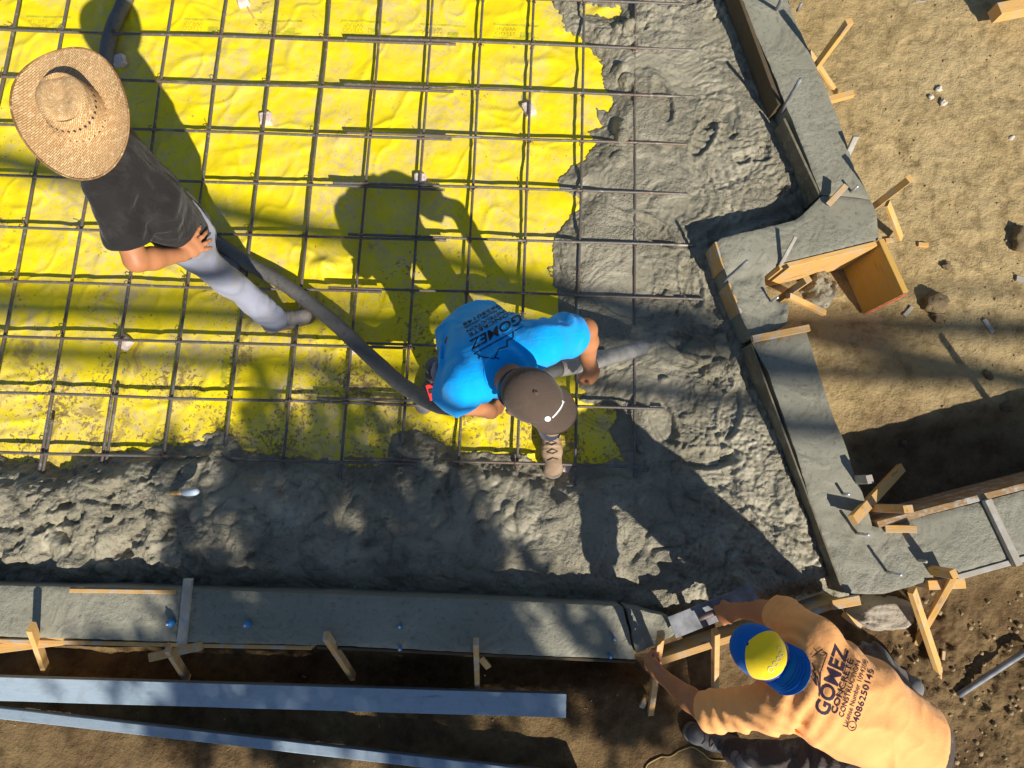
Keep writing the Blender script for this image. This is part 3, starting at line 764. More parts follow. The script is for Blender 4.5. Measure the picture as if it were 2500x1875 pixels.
pe = P(2410, 1000, -.2); pe = pe + SUN * ((.27 - pe[2]) / SUN[2]); pt_ = P(2280, 830, -.14); hz = np.hypot(*(pt_ - pe)[:2])
plank('stake', [pe[0], pe[1], -.3], [pe[0], pe[1], -.14 + hz * math.tan(SUN_EL)], .045, .035, 'pine', 'stake past the right edge, known by its long shadow on the dirt', 'stake', 'wooden stakes and braces', up=(1, .3, 0))
# straight boards lying in the dirt at the bottom
lb = plank('straight_board', P(-160, 1674, -.05), P(1381, 1720, -.05), .125, .045, 'board', 'pale straight board lying level along the bottom, ending under the worker', 'board', 'pale boards on the dirt')
lb2 = plank('straight_board', P(-160, 1720, -.10), P(1420, 1902, -.10), .05, .13, 'board', 'pale board on edge slanting off the bottom edge', 'board', 'pale boards on the dirt', up=(0, .28, 1))
plank('timber_beam', P(2428, 32, -.02), P(2640, -10, -.02), .09, .09, 'pine', 'heavy timber beam end in the top right corner', 'beam')

# ------------------------------------------------------------------ tubes: rebar, hose, rods
def tube_mesh(name, pts, radii, sides=8, smooth=True, cap=True, uvs=False):
    pts = np.asarray(pts, float); n = len(pts)
    radii = np.broadcast_to(radii, (n,))
    t = np.gradient(pts, axis=0); t /= np.linalg.norm(t, axis=1, keepdims=True) + 1e-12
    up = np.array([0, 0, 1.0]) if abs(t[0][2]) < 0.9 else np.array([1.0, 0, 0])
    N = np.zeros_like(pts); a = up - t[0] * (up @ t[0]); N[0] = a / np.linalg.norm(a)
    for i in range(1, n):
        a = N[i - 1] - t[i] * (N[i - 1] @ t[i]); N[i] = a / (np.linalg.norm(a) + 1e-12)
    B = np.cross(t, N)
    th = np.arange(sides) * 2 * math.pi / sides
    v = pts[:, None, :] + radii[:, None, None] * (N[:, None, :] * np.cos(th)[None, :, None] + B[:, None, :] * np.sin(th)[None, :, None])
    v = v.reshape(-1, 3)
    i = np.arange(n - 1)[:, None] * sides; k = np.arange(sides)[None, :]; k2 = (k + 1) % sides
    f = np.stack([i + k, i + k2, i + sides + k2, i + sides + k], -1).reshape(-1, 4)[:, ::-1]
    if cap:
        v = np.r_[v, pts[:1], pts[-1:]]
        c0 = len(v) - 2; c1 = len(v) - 1
        ks = np.arange(0, sides, 2)
        f0 = np.stack([np.full(len(ks), c0), ks, (ks + 1) % sides, (ks + 2) % sides], -1)
        b = (n - 1) * sides
        f1 = np.stack([np.full(len(ks), c1), b + (ks + 2) % sides, b + (ks + 1) % sides, b + ks], -1)
        f = np.r_[f, f0, f1]
    return mesh_np(name, v, f, smooth)
def smooth_path(pts, n):
    pts = np.asarray(pts, float)
    P_ = np.r_[[2 * pts[0] - pts[1]], pts, [2 * pts[-1] - pts[-2]]]
    out = []
    seg = len(pts) - 1; per = max(2, n // seg)
    for i in range(seg):
        p0, p1, p2, p3 = P_[i:i + 4]
        for t in np.linspace(0, 1, per, endpoint=False):
            out.append(0.5 * ((2 * p1) + (-p0 + p2) * t + (2 * p0 - 5 * p1 + 4 * p2 - p3) * t * t + (-p0 + 3 * p1 - 3 * p2 + p3) * t ** 3))
    out.append(pts[-1])
    return np.array(out)
G_O = np.array([-3.24057, 3.36794]); G_U = np.array([0.34504, -0.00883]); G_V = np.array([-0.01324, -0.34560])
def gridp(c, r): return G_O + G_U * c + G_V * r
RB = 0.0082
def rebar_mesh(a, b, wob, seed, hook=None):
    a, b = np.asarray(a, float), np.asarray(b, float)
    L = np.linalg.norm(b - a); n = max(4, int(L / 0.0075))
    t = np.linspace(0, 1, n)
    p = a + (b - a) * t[:, None]
    s = t * L
    p[:, 0] += wob * vn2(s * 1.3, np.full(n, seed * 1.7), 3); p[:, 1] += wob * vn2(s * 1.3, np.full(n, seed * 2.9), 5); p[:, 2] += wob * .6 * vn2(s * 1.1, np.full(n, seed * 4.1), 7)
    r = RB * np.where(np.arange(n) % 2, 1.0, 1.17)
    return tube_mesh('rebar', p, r, 8)
# lengthwise bars (up and down the picture)
ZV, ZH = 0.054, 0.0745
ordn = ['first', 'second', 'third', 'fourth', 'fifth', 'sixth', 'seventh', 'eighth', 'ninth', 'tenth', 'eleventh', 'twelfth', 'thirteenth', 'fourteenth']
col_dx = [.008, -.011, -.012, -.003, .003, .005, .008, .006, .004, -.006, -.002, -.005, -.003]
GB = 'steel rebars of the grid'
cols = []
tie_me = None
for c in range(13):
    r0 = -0.75
    r1 = 9.45 if c < 12 else 9.3
    if c == 11: r1 = 9.55
    a = gridp(c, r0) + [col_dx[c], 0]; b = gridp(c, r1) + [col_dx[c], 0]
    o = link('rebar', rebar_mesh((*a, ZV + (.012 if c > 10 else 0)), (*b, ZV + (.012 if c > 10 else 0)), .006, c + 1), M['rebar'])
    tag(o, f'steel rebar running up and down the picture, {ordn[c]} from the left', 'rebar', GB)
    cols.append(o)
for c, ra, rb, w in [(2, 8.45, 9.6, 'second'), (3, 7.9, 9.5, 'third')]:
    a = gridp(c, ra) + [col_dx[c] + .022, 0]; b = gridp(c, rb) + [col_dx[c] + .022, 0]
    o = link('rebar', rebar_mesh((*a, ZV), (*b, ZV), .002, c + 40), M['rebar'])
    tag(o, f'short lap bar beside the {"leftmost" if c == 2 else "next"} doubled rebar at the lower left', 'rebar', 'short lap bars')
a = P(1683, 30, .066); b = P(1684, 345, .066)
tag(link('rebar', rebar_mesh(a, b, .002, 77), M['rebar']), 'rebar half sunk in concrete, farthest right of the grid', 'rebar', GB)
# crosswise bars, in two lapped lengths
laps = {0: (846, 1114), 1: (846, 1114), 2: (839, 1109), 3: (846, 1102), 4: (812, 1085), 5: (850, 1090), 6: (802, 931), 7: (840, 1012), 8: (772, 1045), 9: (840, 1050)}
ends = {0: 12.95, 1: 13.35, 2: 13.5, 3: 13.0, 4: 12.95, 5: 13.1, 6: 13.2, 7: 11.5, 8: 12.5, 9: 12.25}
def col_of_px(px, r):
    lo, hi = -3.0, 16.0
    for _ in range(40):
        m = (lo + hi) / 2; g = gridp(m, r)
        q = RC.T @ np.array([g[0], g[1], ZH - CAMZ]); x = CX + F * q[0] / -q[2]
        if x < px: lo = m
        else: hi = m
    return lo
for r in range(10):
    l0, l1 = col_of_px(laps[r][0], r), col_of_px(laps[r][1], r)
    a = gridp(-1.2, r); b = gridp(l1, r) + [0, -.011]
    o = link('rebar', rebar_mesh((*(a + [0, -.011]), ZH), (*b, ZH), .006, r + 20), M['rebar'])
    tag(o, f'steel rebar running across the left part, {ordn[r]} from the top', 'rebar', GB)
    a = gridp(l0, r) + [0, .011]; b = gridp(ends[r], r) + [0, .004]
    o = link('rebar', rebar_mesh((*a, ZH), (*b, ZH + .006), .004, r + 30), M['rebar'])
    tag(o, f'steel rebar running across the right part into the concrete, {ordn[r]} from the top', 'rebar', GB)
# wire ties at the crossings: parts of the lengthwise bars
def tie_mesh():
    pts = []
    for k in range(26):
        t = k / 25; a = t * 4 * math.pi
        pts.append((0.014 * math.cos(a), 0.014 * math.sin(a) * (0.6 if k % 2 else 1), 0.018 * math.sin(a * .5) + 0.006))
    pts += [(0.018, 0.006, 0.022), (0.024, 0.014, 0.026), (0.034, 0.018, 0.024)]
    return tube_mesh('tie', pts, 0.0024, 4)
tie_me = tie_mesh(); tie_me.materials.append(M['wire'])
for c in range(13):
    for r in range(10):
        if (c * 7 + r * 3) % 4 == 0 or (c >= 11 and r > 5): continue
        g = gridp(c, r)
        o = link('tie_wire', tie_me, None, cols[c]); o.location = (g[0] + col_dx[c], g[1], 0.064); o.rotation_euler = (0, 0, (c * 1.7 + r * 2.3) % 6.28)

# dobie blocks
def dobie_mesh(seed):
    bm = bmesh.new()
    bmesh.ops.create_cube(bm, size=1.0)
    bmesh.ops.bevel(bm, geom=bm.edges[:], offset=0.08, segments=2, affect='EDGES')
    r = random.Random(seed)
    for v in bm.verts: v.co = Vector((v.co.x * .082, v.co.y * .098, v.co.z * .048)) * (1 - 0.18 * (v.co.z > 0)) + Vector((r.uniform(-1, 1), r.uniform(-1, 1), r.uniform(-1, 1))) * .002
    return bm_mesh('dobie_block', bm)
dl = [(648, 290, .15, 'pale concrete spacer block under the rebar, right of the straw hat'), (1291, 266, .1, 'pale concrete spacer block near the upper right edge of the yellow sheet'),
      (1026, 440, 0.0, 'pale concrete spacer block at the top of the crouching worker shadow'), (300, 834, .05, 'pale concrete spacer block left of the standing worker boot'),
      (870, 846, 0.0, 'pale concrete spacer block beside the hose middle'), (288, 148, .4, 'spacer block in the straw hat shadow'),
      (592, -2, .3, 'broken spacer block with a wire at the top edge'), (1384, 1143, .6, 'small spacer block at the toe of the tan boot')]
for k, (px, py, a, lab) in enumerate(dl):
    p = P(px, py, .022)
    o = link('spacer_block', dobie_mesh(k), M['dobie']); o.location = p; o.rotation_euler = (random.uniform(-.06, .06), random.uniform(-.06, .06), a + k * .3 * (k % 2))
    if k == 7: o.scale = (.6, .6, .8)
    tag(o, lab, 'spacer block', 'concrete spacer blocks')
    w = link('wire', tube_mesh('wire', [(0, .03, .02), (.01, .035, .04), (.02, .03, .055)], .0014, 4), M['wire']); w.parent = o
tag(plank('wood_sliver', P(605, 18, .03), P(622, 46, .02), .012, .008, 'pine', 'small pale sliver beside the broken spacer block at the top', 'wood chip'), None)

# ------------------------------------------------------------------ hose
HP = [(345, -70, .05), (296, 20, .05), (262, 120, .05), (262, 250, .05), (330, 400, .05), (450, 530, .05), (590, 632, .06), (700, 698, .085), (810, 783, .14), (905, 872, .23),
      (985, 942, .36), (1070, 988, .53), (1160, 992, .64), (1250, 960, .70), (1335, 908, .665), (1400, 893, .56), (1460, 878, .45), (1578, 847, .17)]
hp = smooth_path([P(*q) for q in HP], 170)
hose = empty('concrete_hose', P(600, 640, 0)); tag(hose, 'thick dark rubber pump hose snaking under both standing workers to the pour', 'hose')
nH = len(hp); cut = int(nH * .845)
hr = np.full(nH, .044) + .0025 * vn2(np.arange(nH) * .7, np.zeros(nH), 2)
child(link('rubber_tube', tube_mesh('rubber_tube', hp[:cut + 1], hr[:cut + 1], 20), M['hose']), hose)
tip = hp[cut:]; tr = np.linspace(.0445, .047, len(tip))
tip2 = np.r_[tip, tip[-2::-1][:14]]; tr2 = np.r_[tr, np.full(14, .035)]
child(link('discharge_end', tube_mesh('discharge_end', tip2, tr2, 20, cap=False), M['hosegrey']), hose)
for i in (3,):
    d = hp[i + 2] - hp[i - 2]; d /= np.linalg.norm(d)
    child(link('coupling', tube_mesh('coupling', [hp[i] - d * .07, hp[i] - d * .06, hp[i] + d * .06, hp[i] + d * .07], [.05, .056, .056, .05], 20, False), M['hosegrey']), hose)
# a tongue of concrete leaving the hose
q = P(1640, 838, .08)

# ------------------------------------------------------------------ pins and bolts
def rod(name, a, b, r, mat, label, cat, group=None, sides=10):
    return tag(link(name, tube_mesh(name, np.linspace(a, b, 6), r, sides), M[mat]), label, cat, group)
rod('steel_pin', P(1908, 272, .22), P(1954, 193, .50), .011, 'galv', 'steel form pin leaning at the inner edge of the top right curb', 'pin', 'steel form pins')
rod('steel_pin', P(1892, 32, .22), P(1911, -8, .45), .012, 'galv', 'steel form pin at the top edge of the right curb', 'pin', 'steel form pins')
rod('steel_pin', P(1766, 688, .22), P(1824, 637, .48), .010, 'galv', 'thin steel form pin leaning at the left face of the curb step', 'pin', 'steel form pins')
rod('steel_pin', P(2340, 1697, -.10), P(2520, 1580, -.07), .017, 'galv', 'long steel pipe lying on dirt at the lower right edge', 'pipe')
def bolt(px, py, z0, z1, label, mat='steel', r=.0085):
    b = P(px, py, z0); root = empty('anchor_bolt', b); tag(root, label, 'bolt', 'anchor bolts')
    t = b + [0, 0, z1 - z0]
    child(link('shank', tube_mesh('shank', [b, t], r, 8), M[mat]), root)
    child(link('nut', tube_mesh('nut', [b + [0, 0, .012], b + [0, 0, .012], b + [0, 0, .026], b + [0, 0, .026]], [.0, .018, .018, .0], 6, False), M[mat]), root)
    return root
bolt(2078, 468, ZW, ZW + .07, 'bright bolt on the curb joint below the leaning grey stake')
bolt(1884, 736, ZW - .02, ZW + .06, 'bright bolt sunk in rough concrete at the curb step')
bolt(2058, 1206, ZW - .01, ZW + .05, 'bright bolt on the right curb between the stake and the speckled brace')
bolt(2092, 1302, ZW - .01, ZW + .10, 'bright bolt at the curb corner under the speckled brace')
bolt(2166, 1396, ZW - .01, ZW + .11, 'bright bolt farthest down in the curb corner')
bolt(2240, 1368, ZW - .01, ZW + .06, 'muddy bolt in rough concrete of the curb arm', 'grey')
bolt(1946, 26, ZW, ZW + .06, 'muddy bolt at the top edge of the right curb', 'galv')
def blue_bolt(px, py, s, label):
    b = P(px, py, ZW); root = empty('capped_bolt', b); tag(root, label, 'bolt', 'blue capped anchor bolts')
    child(link('cap', tube_mesh('cap', [b + [0, 0, .0], b + [0, 0, .02], b + [0, 0, .05 * s], b + [0, 0, .06 * s]], [.016 * s, .022 * s, .020 * s, .006], 10), M['bluecap']), root)
    child(link('wing', plank_mesh(.055 * s, .02 * s, .014), M['bluecap']), root)
    w = root.children[-1]; w.matrix_world = Matrix.Translation(V(b + [-.012, .012, .05 * s])) @ Matrix.Rotation(.6, 4, 'Z'); w.matrix_parent_inverse = Matrix.Translation(root.location).inverted()
    child(link('bolt_tip', tube_mesh('bolt_tip', [b + [0, 0, .05 * s], b + [0, 0, .075 * s]], .006, 8), M['steel']), root)
blue_bolt(424, 1518, .95, 'blue cap on the bottom curb, left of the grey cleat')
blue_bolt(609, 1522, .85, 'blue cap on the bottom curb, right of the grey cleat')
blue_bolt(978, 1528, .55, 'small blue cap in the middle of the bottom curb')
blue_bolt(978, 1582, .55, 'small blue cap at the foot edge of the bottom curb middle')
blue_bolt(1498, 1558, .5, 'tiny blue cap near the right end of the bottom curb')
blue_bolt(1488, 1600, .6, 'small blue cap at the lower right corner of the bottom curb')

# ------------------------------------------------------------------ stones, clods, chips
def stone_mesh(seed, sub=3):
    bm = bmesh.new(); bmesh.ops.create_icosphere(bm, subdivisions=sub, radius=1.0)
    for v in bm.verts:
        n = v.co.copy(); p = np.array([[n.x, n.y, n.z]]) * 1.6 + seed * 3.1
        k = 1 + .5 * float(vn3(p)[0]) + .28 * float(vn3(p * 2.7)[0]) + .12 * float(vn3(p * 6)[0]); v.co = n * k
    return bm_mesh('stone', bm, True)
STM = [stone_mesh(k) for k in range(6)]
def stone(px, py, rpx, mat, label, name='stone', z=None, flat=.7):
    p = P(px, py, -.12); gz = ground_at(p[0], p[1]) if z is None else z
    p = P(px, py, gz + rpx / 380 * .35)
    me = STM[random.randrange(6)]
    o = bpy.data.objects.new(name, me.copy()); COL.objects.link(o); o.data.materials.append(M[mat])
    s = rpx / 380.0; o.location = p; o.scale = (s * random.uniform(.9, 1.2), s * random.uniform(.8, 1.1), s * flat); o.rotation_euler = (0, 0, random.uniform(0, 6.28))
    return tag(o, label, 'stone', 'stones and clods on the dirt')
stone(2288, 738, 30, 'rock', 'largest tan clod on the dirt, right of the plywood box')
stone(2288, 778, 13, 'rock', 'smaller clod just below the largest clod')
stone(2492, 585, 26, 'rock', 'dark rock at the right edge of the picture')
stone(2292, 217, 8, 'pale', 'pale pebble at the top of the trio on the upper right dirt')
stone(2273, 236, 8, 'pale', 'pale pebble at the left of the trio on the upper right dirt')
stone(2302, 251, 10, 'pale', 'largest pale pebble of the trio on the upper right dirt')
stone(2310, 648, 10, 'rock', 'clod above the largest clod on the right dirt')
stone(2413, 916, 10, 'rock', 'clod beside the long post shadow')
stone(2458, 992, 15, 'rock', 'clod on the shadow edge at the right')
stone(2470, 336, 6, 'pale', 'white chip at the right edge of the upper dirt')
stone(2205, 1082, 9, 'rock', 'clod near the trench edge')
stone(1890, 15 + 1560, 10, 'old', 'concrete crumb under the orange worker')
r3 = random.Random(5)
G_CL = 'crumbs of soil scattered on the right dirt'
crumb = []
n = 0
while n < 120:
    px, py = r3.uniform(1990, 2500), r3.uniform(0, 1060)
    if px < 1960 + py * .24 + 60 or (1880 < px < 2240 and 480 < py < 800): continue
    p = P(px, py, -.13); gz = ground_at(p[0], p[1]); s = r3.choice([.004, .005, .006, .007, .010])
    crumb.append((p[0], p[1], gz + s * .3, s)); n += 1
while n < 240:
    px, py = r3.uniform(2150, 2500), r3.uniform(1440, 1875)
    p = P(px, py, -.13); gz = ground_at(p[0], p[1]); s = r3.choice([.006, .008, .010, .013, .017])
    crumb.append((p[0], p[1], gz + s * .3, s)); n += 1
while n < 310:
    px, py = r3.uniform(0, 1560), r3.uniform(1640, 1875)
    p = P(px, py, -.18); gz = ground_at(p[0], p[1]); s = r3.choice([.004, .006, .008])
    crumb.append((p[0], p[1], gz + s * .3, s)); n += 1
bmc = bmesh.new()
for (x, y, z, s) in crumb:
    g = bmesh.ops.create_icosphere(bmc, subdivisions=1, radius=s)
    for v in g['verts']:
        k = r3.uniform(.7, 1.25); v.co = Vector((v.co.x * k + x, v.co.y * k + y, v.co.z * .75 * k + z))
tag(link('soil_crumbs', bm_mesh('soil_crumbs', bmc, True), M['rock']), 'loose crumbs of soil strewn over the dirt', 'soil', kind='stuff')
def chip(px, py, ang, l, w, t, mat, label, name='wood_chip'):
    p = P(px, py, -.12); gz = ground_at(p[0], p[1]); p = P(px, py, gz + t * .5)
    d = np.array([math.cos(ang), math.sin(ang), .02]) * l / 2
    return plank(name, p - d, p + d, w, t, mat, label, 'wood chip', 'scraps on the dirt')
chip(2253, 598, -.1, .065, .03, .02, 'pine', 'orange chip right of the brace at the curb step')
chip(2217, 760, .8, .085, .025, .012, 'grey', 'pale splinter below the red painted box end')
chip(2413, 796, -1.1, .10, .03, .012, 'grey', 'pale wood scrap right of the largest clod')
chip(2492, 682, -.3, .06, .04, .014, 'grey', 'pale scrap at the right edge, above the wood scrap')
chip(2247, 4, .1, .07, .01, .006, 'grey', 'thin pale splinter at the top edge of the dirt')
chip(2303, 1600, 1.4, .05, .02, .01, 'pine', 'small orange chip between the lower brace and the pipe')
chip(2170, 582 + 5, .1, .05, .03, .02, 'pinem', 'small block of wood at the foot of the curb step brace')
# spilled cured concrete below the right curb, and the heap in the box
def heap(name, px, py, z, rx, ry, h, mat, label, cat, seed, rg=.25):
    p = P(px, py, z); n = 40
    xs = np.linspace(-1.25, 1.25, n); X, Y = np.meshgrid(xs, xs, indexing='ij')
    r = np.sqrt(X * X + Y * Y) + .34 * fbm2(X * 2.4 + seed, Y * 2.4, 5, seed)
    Z = h * sstep(1.0, .55, r) * (1 + rg * fbm2(X * 4, Y * 4 + seed, 4, seed + 1)) - .03
    xs2 = p[0] + xs * rx; ys2 = p[1] + xs * ry
    return tag(link(name, grid_mesh(name, xs2, ys2, Z + z, r < 1.12), M[mat]), label, cat)
heap('concrete_heap', 1990, 712, -.15, .13, .14, .15, 'wet', 'round heap of wet concrete inside the plywood box', 'concrete heap', 4)
heap('spilled_concrete', 2140, 1490, -.13, .24, .13, .17, 'old', 'pale cured concrete spill below the curb corner', 'concrete', 6, .08)
heap('spilled_concrete', 2050, 850, -.155, .20, .27, .040, 'old', 'crusty cement spill on the dirt below the plywood box', 'concrete', 9)

# ------------------------------------------------------------------ print on the sheet
def text_mesh(body, size=1.0, shear=0.0, bold=0.0):
    cu = bpy.data.curves.new('t', 'FONT'); cu.body = body; cu.size = size; cu.shear = shear; cu.offset = bold; cu.resolution_u = 3
    o = bpy.data.objects.new('t', cu); COL.objects.link(o)
    dg = bpy.context.evaluated_depsgraph_get(); dg.update()
    me = bpy.data.meshes.new_from_object(o.evaluated_get(dg))
    bm = bmesh.new(); bm.from_mesh(me)
    bpy.data.objects.remove(o); bpy.data.curves.remove(cu); bpy.data.meshes.remove(me)
    return bm
def rect_bm(x0, y0, x1, y1, bm=None):
    bm = bm or bmesh.new()
    vs = [bm.verts.new((x, y, 0)) for x, y in ((x0, y0), (x1, y0), (x1, y1), (x0, y1))]; bm.faces.new(vs); return bm
def seg_bm(bm, a, b, w):
    a, b = Vector((*a, 0)), Vector((*b, 0)); d = (b - a).normalized(); n = Vector((-d.y, d.x, 0)) * w / 2
    bm.faces.new([bm.verts.new(p) for p in (a - n, b - n, b + n, a + n)])
def refine(bm, mx):
    bmesh.ops.triangulate(bm, faces=bm.faces)
    for _ in range(6):
        e = [x for x in bm.edges if x.calc_length() > mx]
        if not e: break
        bmesh.ops.subdivide_edges(bm, edges=e, cuts=1)
        bmesh.ops.triangulate(bm, faces=[f for f in bm.faces if len(f.verts) > 3])
def lay_on_sheet(bm, name, mat, px, py, ang, sc):
    refine(bm, 0.35)
    c = P(px, py, 0)
    ca, sa = math.cos(ang) * sc, math.sin(ang) * sc
    xy = np.array([(v.co.x * ca - v.co.y * sa + c[0], v.co.x * sa + v.co.y * ca + c[1]) for v in bm.verts])
    z = membrane_z(xy[:, 0], xy[:, 1]) + .0035
    for v, (x, y), zz in zip(bm.verts, xy, z): v.co = (x, y, zz)
    bmesh.ops.recalc_face_normals(bm, faces=bm.faces)
    for f in bm.faces:
        if f.normal.z < 0: f.normal_flip()
    o = link(name, bm_mesh(name, bm), M[mat]); child(o, mem); return o
for px, py, ang in [(96, 55, -.03), (474, 62, -.035), (662, 66, -.035), (866, 68, -.035), (1060, 76, -.035), (1238, 76, -.035)]:
    A = math.pi + ang
    t = text_mesh('STEGO', 1.0, bold=.0)
    lay_on_sheet(t, 'printed_word', 'ink', px + 22, py + 4, A, .045)
    t = text_mesh('WRAP', 1.0, bold=.0)
    lay_on_sheet(t, 'printed_word', 'ink', px + 22, py - 6 + 20 - 14 - 2, A, .045) if False else lay_on_sheet(t, 'printed_word', 'ink', px + 22, py - 8, A, .045)
    lay_on_sheet(rect_bm(-4.2, 0, 2.6, .35), 'printed_stripe', 'green', px + 10, py - 16, A, .045)
    lay_on_sheet(rect_bm(-4.2, 0, 2.6, .3), 'printed_stripe', 'green', px + 10, py + 15, A, .045)
    lay_on_sheet(rect_bm(-2.6, 0, -1.0, 1.1), 'printed_stripe', 'green', px + 18, py + 3, A, .045)
for px, py in [(556, 908), (868, 1010)]:
    lay_on_sheet(rect_bm(-.2, -2, .5, 2.2), 'printed_stripe', 'green', px - 10, py, -.03, .05)
    lay_on_sheet(text_mesh('STEGO', 1.0), 'printed_word', 'ink', px + 8, py + 30, math.pi / 2 - .03, .05)
    lay_on_sheet(rect_bm(1.1, -1.6, 1.6, 2.4), 'printed_stripe', 'green', px - 10, py, -.03, .05)
# ------------------------------------------------------------------ signed-distance modelling for figures
def unit(v):
    v = np.asarray(v, float); return v / (np.linalg.norm(v) + 1e-12)
def cone(a, b, ra, rb, k=None): return ('c', np.asarray(a, float), np.asarray(b, float), ra, rb, k)
def flat(a, b, side, wa, da, wb, db, k=None): return ('f', np.asarray(a, float), np.asarray(b, float), unit(side), (wa, da, wb, db), k)
def ell(c, r, ax=None, k=None): return ('e', np.asarray(c, float), np.asarray(r, float), np.eye(3) if ax is None else np.asarray(ax, float), None, k)
def prim_box(p):
    if p[0] == 'c': r = max(p[3], p[4]); return np.minimum(p[1], p[2]) - r, np.maximum(p[1], p[2]) + r
    if p[0] == 'f': r = max(p[4]); return np.minimum(p[1], p[2]) - r, np.maximum(p[1], p[2]) + r
    r = max(p[2]); return p[1] - r, p[1] + r
def prim_d(p, q):
    if p[0] == 'c':
        a, b, ra, rb = p[1:5]; ba = b - a; qa = q - a.astype(np.float32)
        t = np.clip((qa @ ba.astype(np.float32)) / (ba @ ba + 1e-9), 0, 1)
        return np.linalg.norm(qa - t[..., None] * ba.astype(np.float32), axis=-1) - (ra + (rb - ra) * t)
    if p[0] == 'f':
        a, b, s, (wa, da, wb, db) = p[1:5]; ba = b - a; L = np.linalg.norm(ba); x = ba / L
        s = unit(s - x * (s @ x)); n = np.cross(x, s)
        qa = q - a.astype(np.float32)
        h = qa @ x.astype(np.float32); t = np.clip(h / L, 0, 1); e = h - t * L
        w = wa + (wb - wa) * t; d = da + (db - da) * t
        u = (qa @ s.astype(np.float32)) / w; v = (qa @ n.astype(np.float32)) / d
        r = np.sqrt(u * u + v * v + (e / np.minimum(w, d)) ** 2)
        return (r - 1) * np.minimum(w, d)
    c, r, ax = p[1:4]
    l = (q - c.astype(np.float32)) @ ax.T.astype(np.float32)
    k0 = np.linalg.norm(l / r.astype(np.float32), axis=-1)
    return (k0 - 1) * float(min(r)) if max(r) / min(r) < 1.3 else k0 * (k0 - 1) / (np.linalg.norm(l / (r * r).astype(np.float32), axis=-1) + 1e-6)
_COR = np.array([[i, j, k] for i in (0, 1) for j in (0, 1) for k in (0, 1)])
def surface_nets(D, lo, vox, sm=2):
    S = D < 0
    cnt = np.zeros(np.array(D.shape) - 1, np.uint8)
    nx, ny, nz = cnt.shape
    for c in _COR: cnt += S[c[0]:c[0] + nx, c[1]:c[1] + ny, c[2]:c[2] + nz]
    act = np.argwhere((cnt > 0) & (cnt < 8))
    pos = np.zeros((len(act), 3)); num = np.zeros(len(act))
    for a in range(8):
        for b in range(a + 1, 8):
            A, B = _COR[a], _COR[b]
            if np.abs(A - B).sum() != 1: continue
            da = D[tuple((act + A).T)]; db = D[tuple((act + B).T)]
            cr = (da < 0) != (db < 0); t = np.where(cr, da / np.where(cr, da - db, 1), 0)
            pos += np.where(cr[:, None], A + t[:, None] * (B - A), 0); num += cr
    v = lo + vox * (act + pos / num[:, None])
    vid = np.full(cnt.shape, -1, np.int32); vid[tuple(act.T)] = np.arange(len(act))
    faces = []
    for ax in range(3):
        sl0 = [slice(1, -1)] * 3; sl1 = [slice(1, -1)] * 3
        sl0[ax] = slice(0, -1); sl1[ax] = slice(1, None)
        s0, s1 = S[tuple(sl0)], S[tuple(sl1)]
        off = np.array([1, 1, 1]); off[ax] = 0
        for flip in (False, True):
            e = np.argwhere((s0 & ~s1) if not flip else (~s0 & s1)) + off
            if not len(e): continue
            u, w = np.eye(3, dtype=int)[(ax + 1) % 3], np.eye(3, dtype=int)[(ax + 2) % 3]
            q = [vid[tuple((e - u - w).T)], vid[tuple((e - w).T)], vid[tuple(e.T)], vid[tuple((e - u).T)]]
            if flip: q = q[::-1]
            faces.append(np.stack(q, -1))
    f = np.concatenate(faces)
    for _ in range(sm):
        acc = np.zeros_like(v); n = np.zeros(len(v))
        for k in range(4):
            a, b = f[:, k], f[:, (k + 1) % 4]
            for d in range(3): acc[:, d] += np.bincount(a, v[b, d], len(v)) + np.bincount(b, v[a, d], len(v))
            n += np.bincount(a, minlength=len(v)) + np.bincount(b, minlength=len(v))
        v = 0.5 * v + 0.5 * acc / n[:, None]
    return v, f
def sdf_build(name, prims, vox, k, mat, root, cuts=(), disp=None, sm=2):
    bb = [prim_box(p) for p in prims]
    lo = np.min([b[0] for b in bb], 0) - .03; hi = np.max([b[1] for b in bb], 0) + .03
    n = np.ceil((hi - lo) / vox).astype(int) + 1
    D = np.full(n, 0.08, np.float32)
    ax = [lo[d] + vox * np.arange(n[d]) for d in range(3)]
    for p, b in zip(prims, bb):
        i0 = np.maximum(((b[0] - .05 - lo) / vox).astype(int), 0); i1 = np.minimum(((b[1] + .05 - lo) / vox).astype(int) + 1, n)
        q = np.stack(np.meshgrid(*[ax[d][i0[d]:i1[d]] for d in range(3)], indexing='ij'), -1).astype(np.float32)
        d = np.minimum(prim_d(p, q), .08)
        kk = p[5] or k
        sl = tuple(slice(a, c) for a, c in zip(i0, i1))
        o = D[sl]; h = np.maximum(kk - np.abs(o - d), 0) / kk
        D[sl] = np.minimum(o, d) - h * h * kk * .25
    if disp is not None or cuts:
        m = np.abs(D) < .05 if not cuts else D < .05
        I = np.argwhere(m); q = lo + vox * I
        d = D[m]
        if disp is not None: d = d + disp(q)
        for c, nr in cuts: d = np.maximum(d, (q - np.asarray(c)) @ unit(nr))
        D[m] = d
    D[0], D[-1], D[:, 0], D[:, -1], D[:, :, 0], D[:, :, -1] = .08, .08, .08, .08, .08, .08
    v, f = surface_nets(D, lo, vox, sm)
    o = link(name, mesh_np(name, v, f), mat)
    if root is not None: child(o, root)
    return o
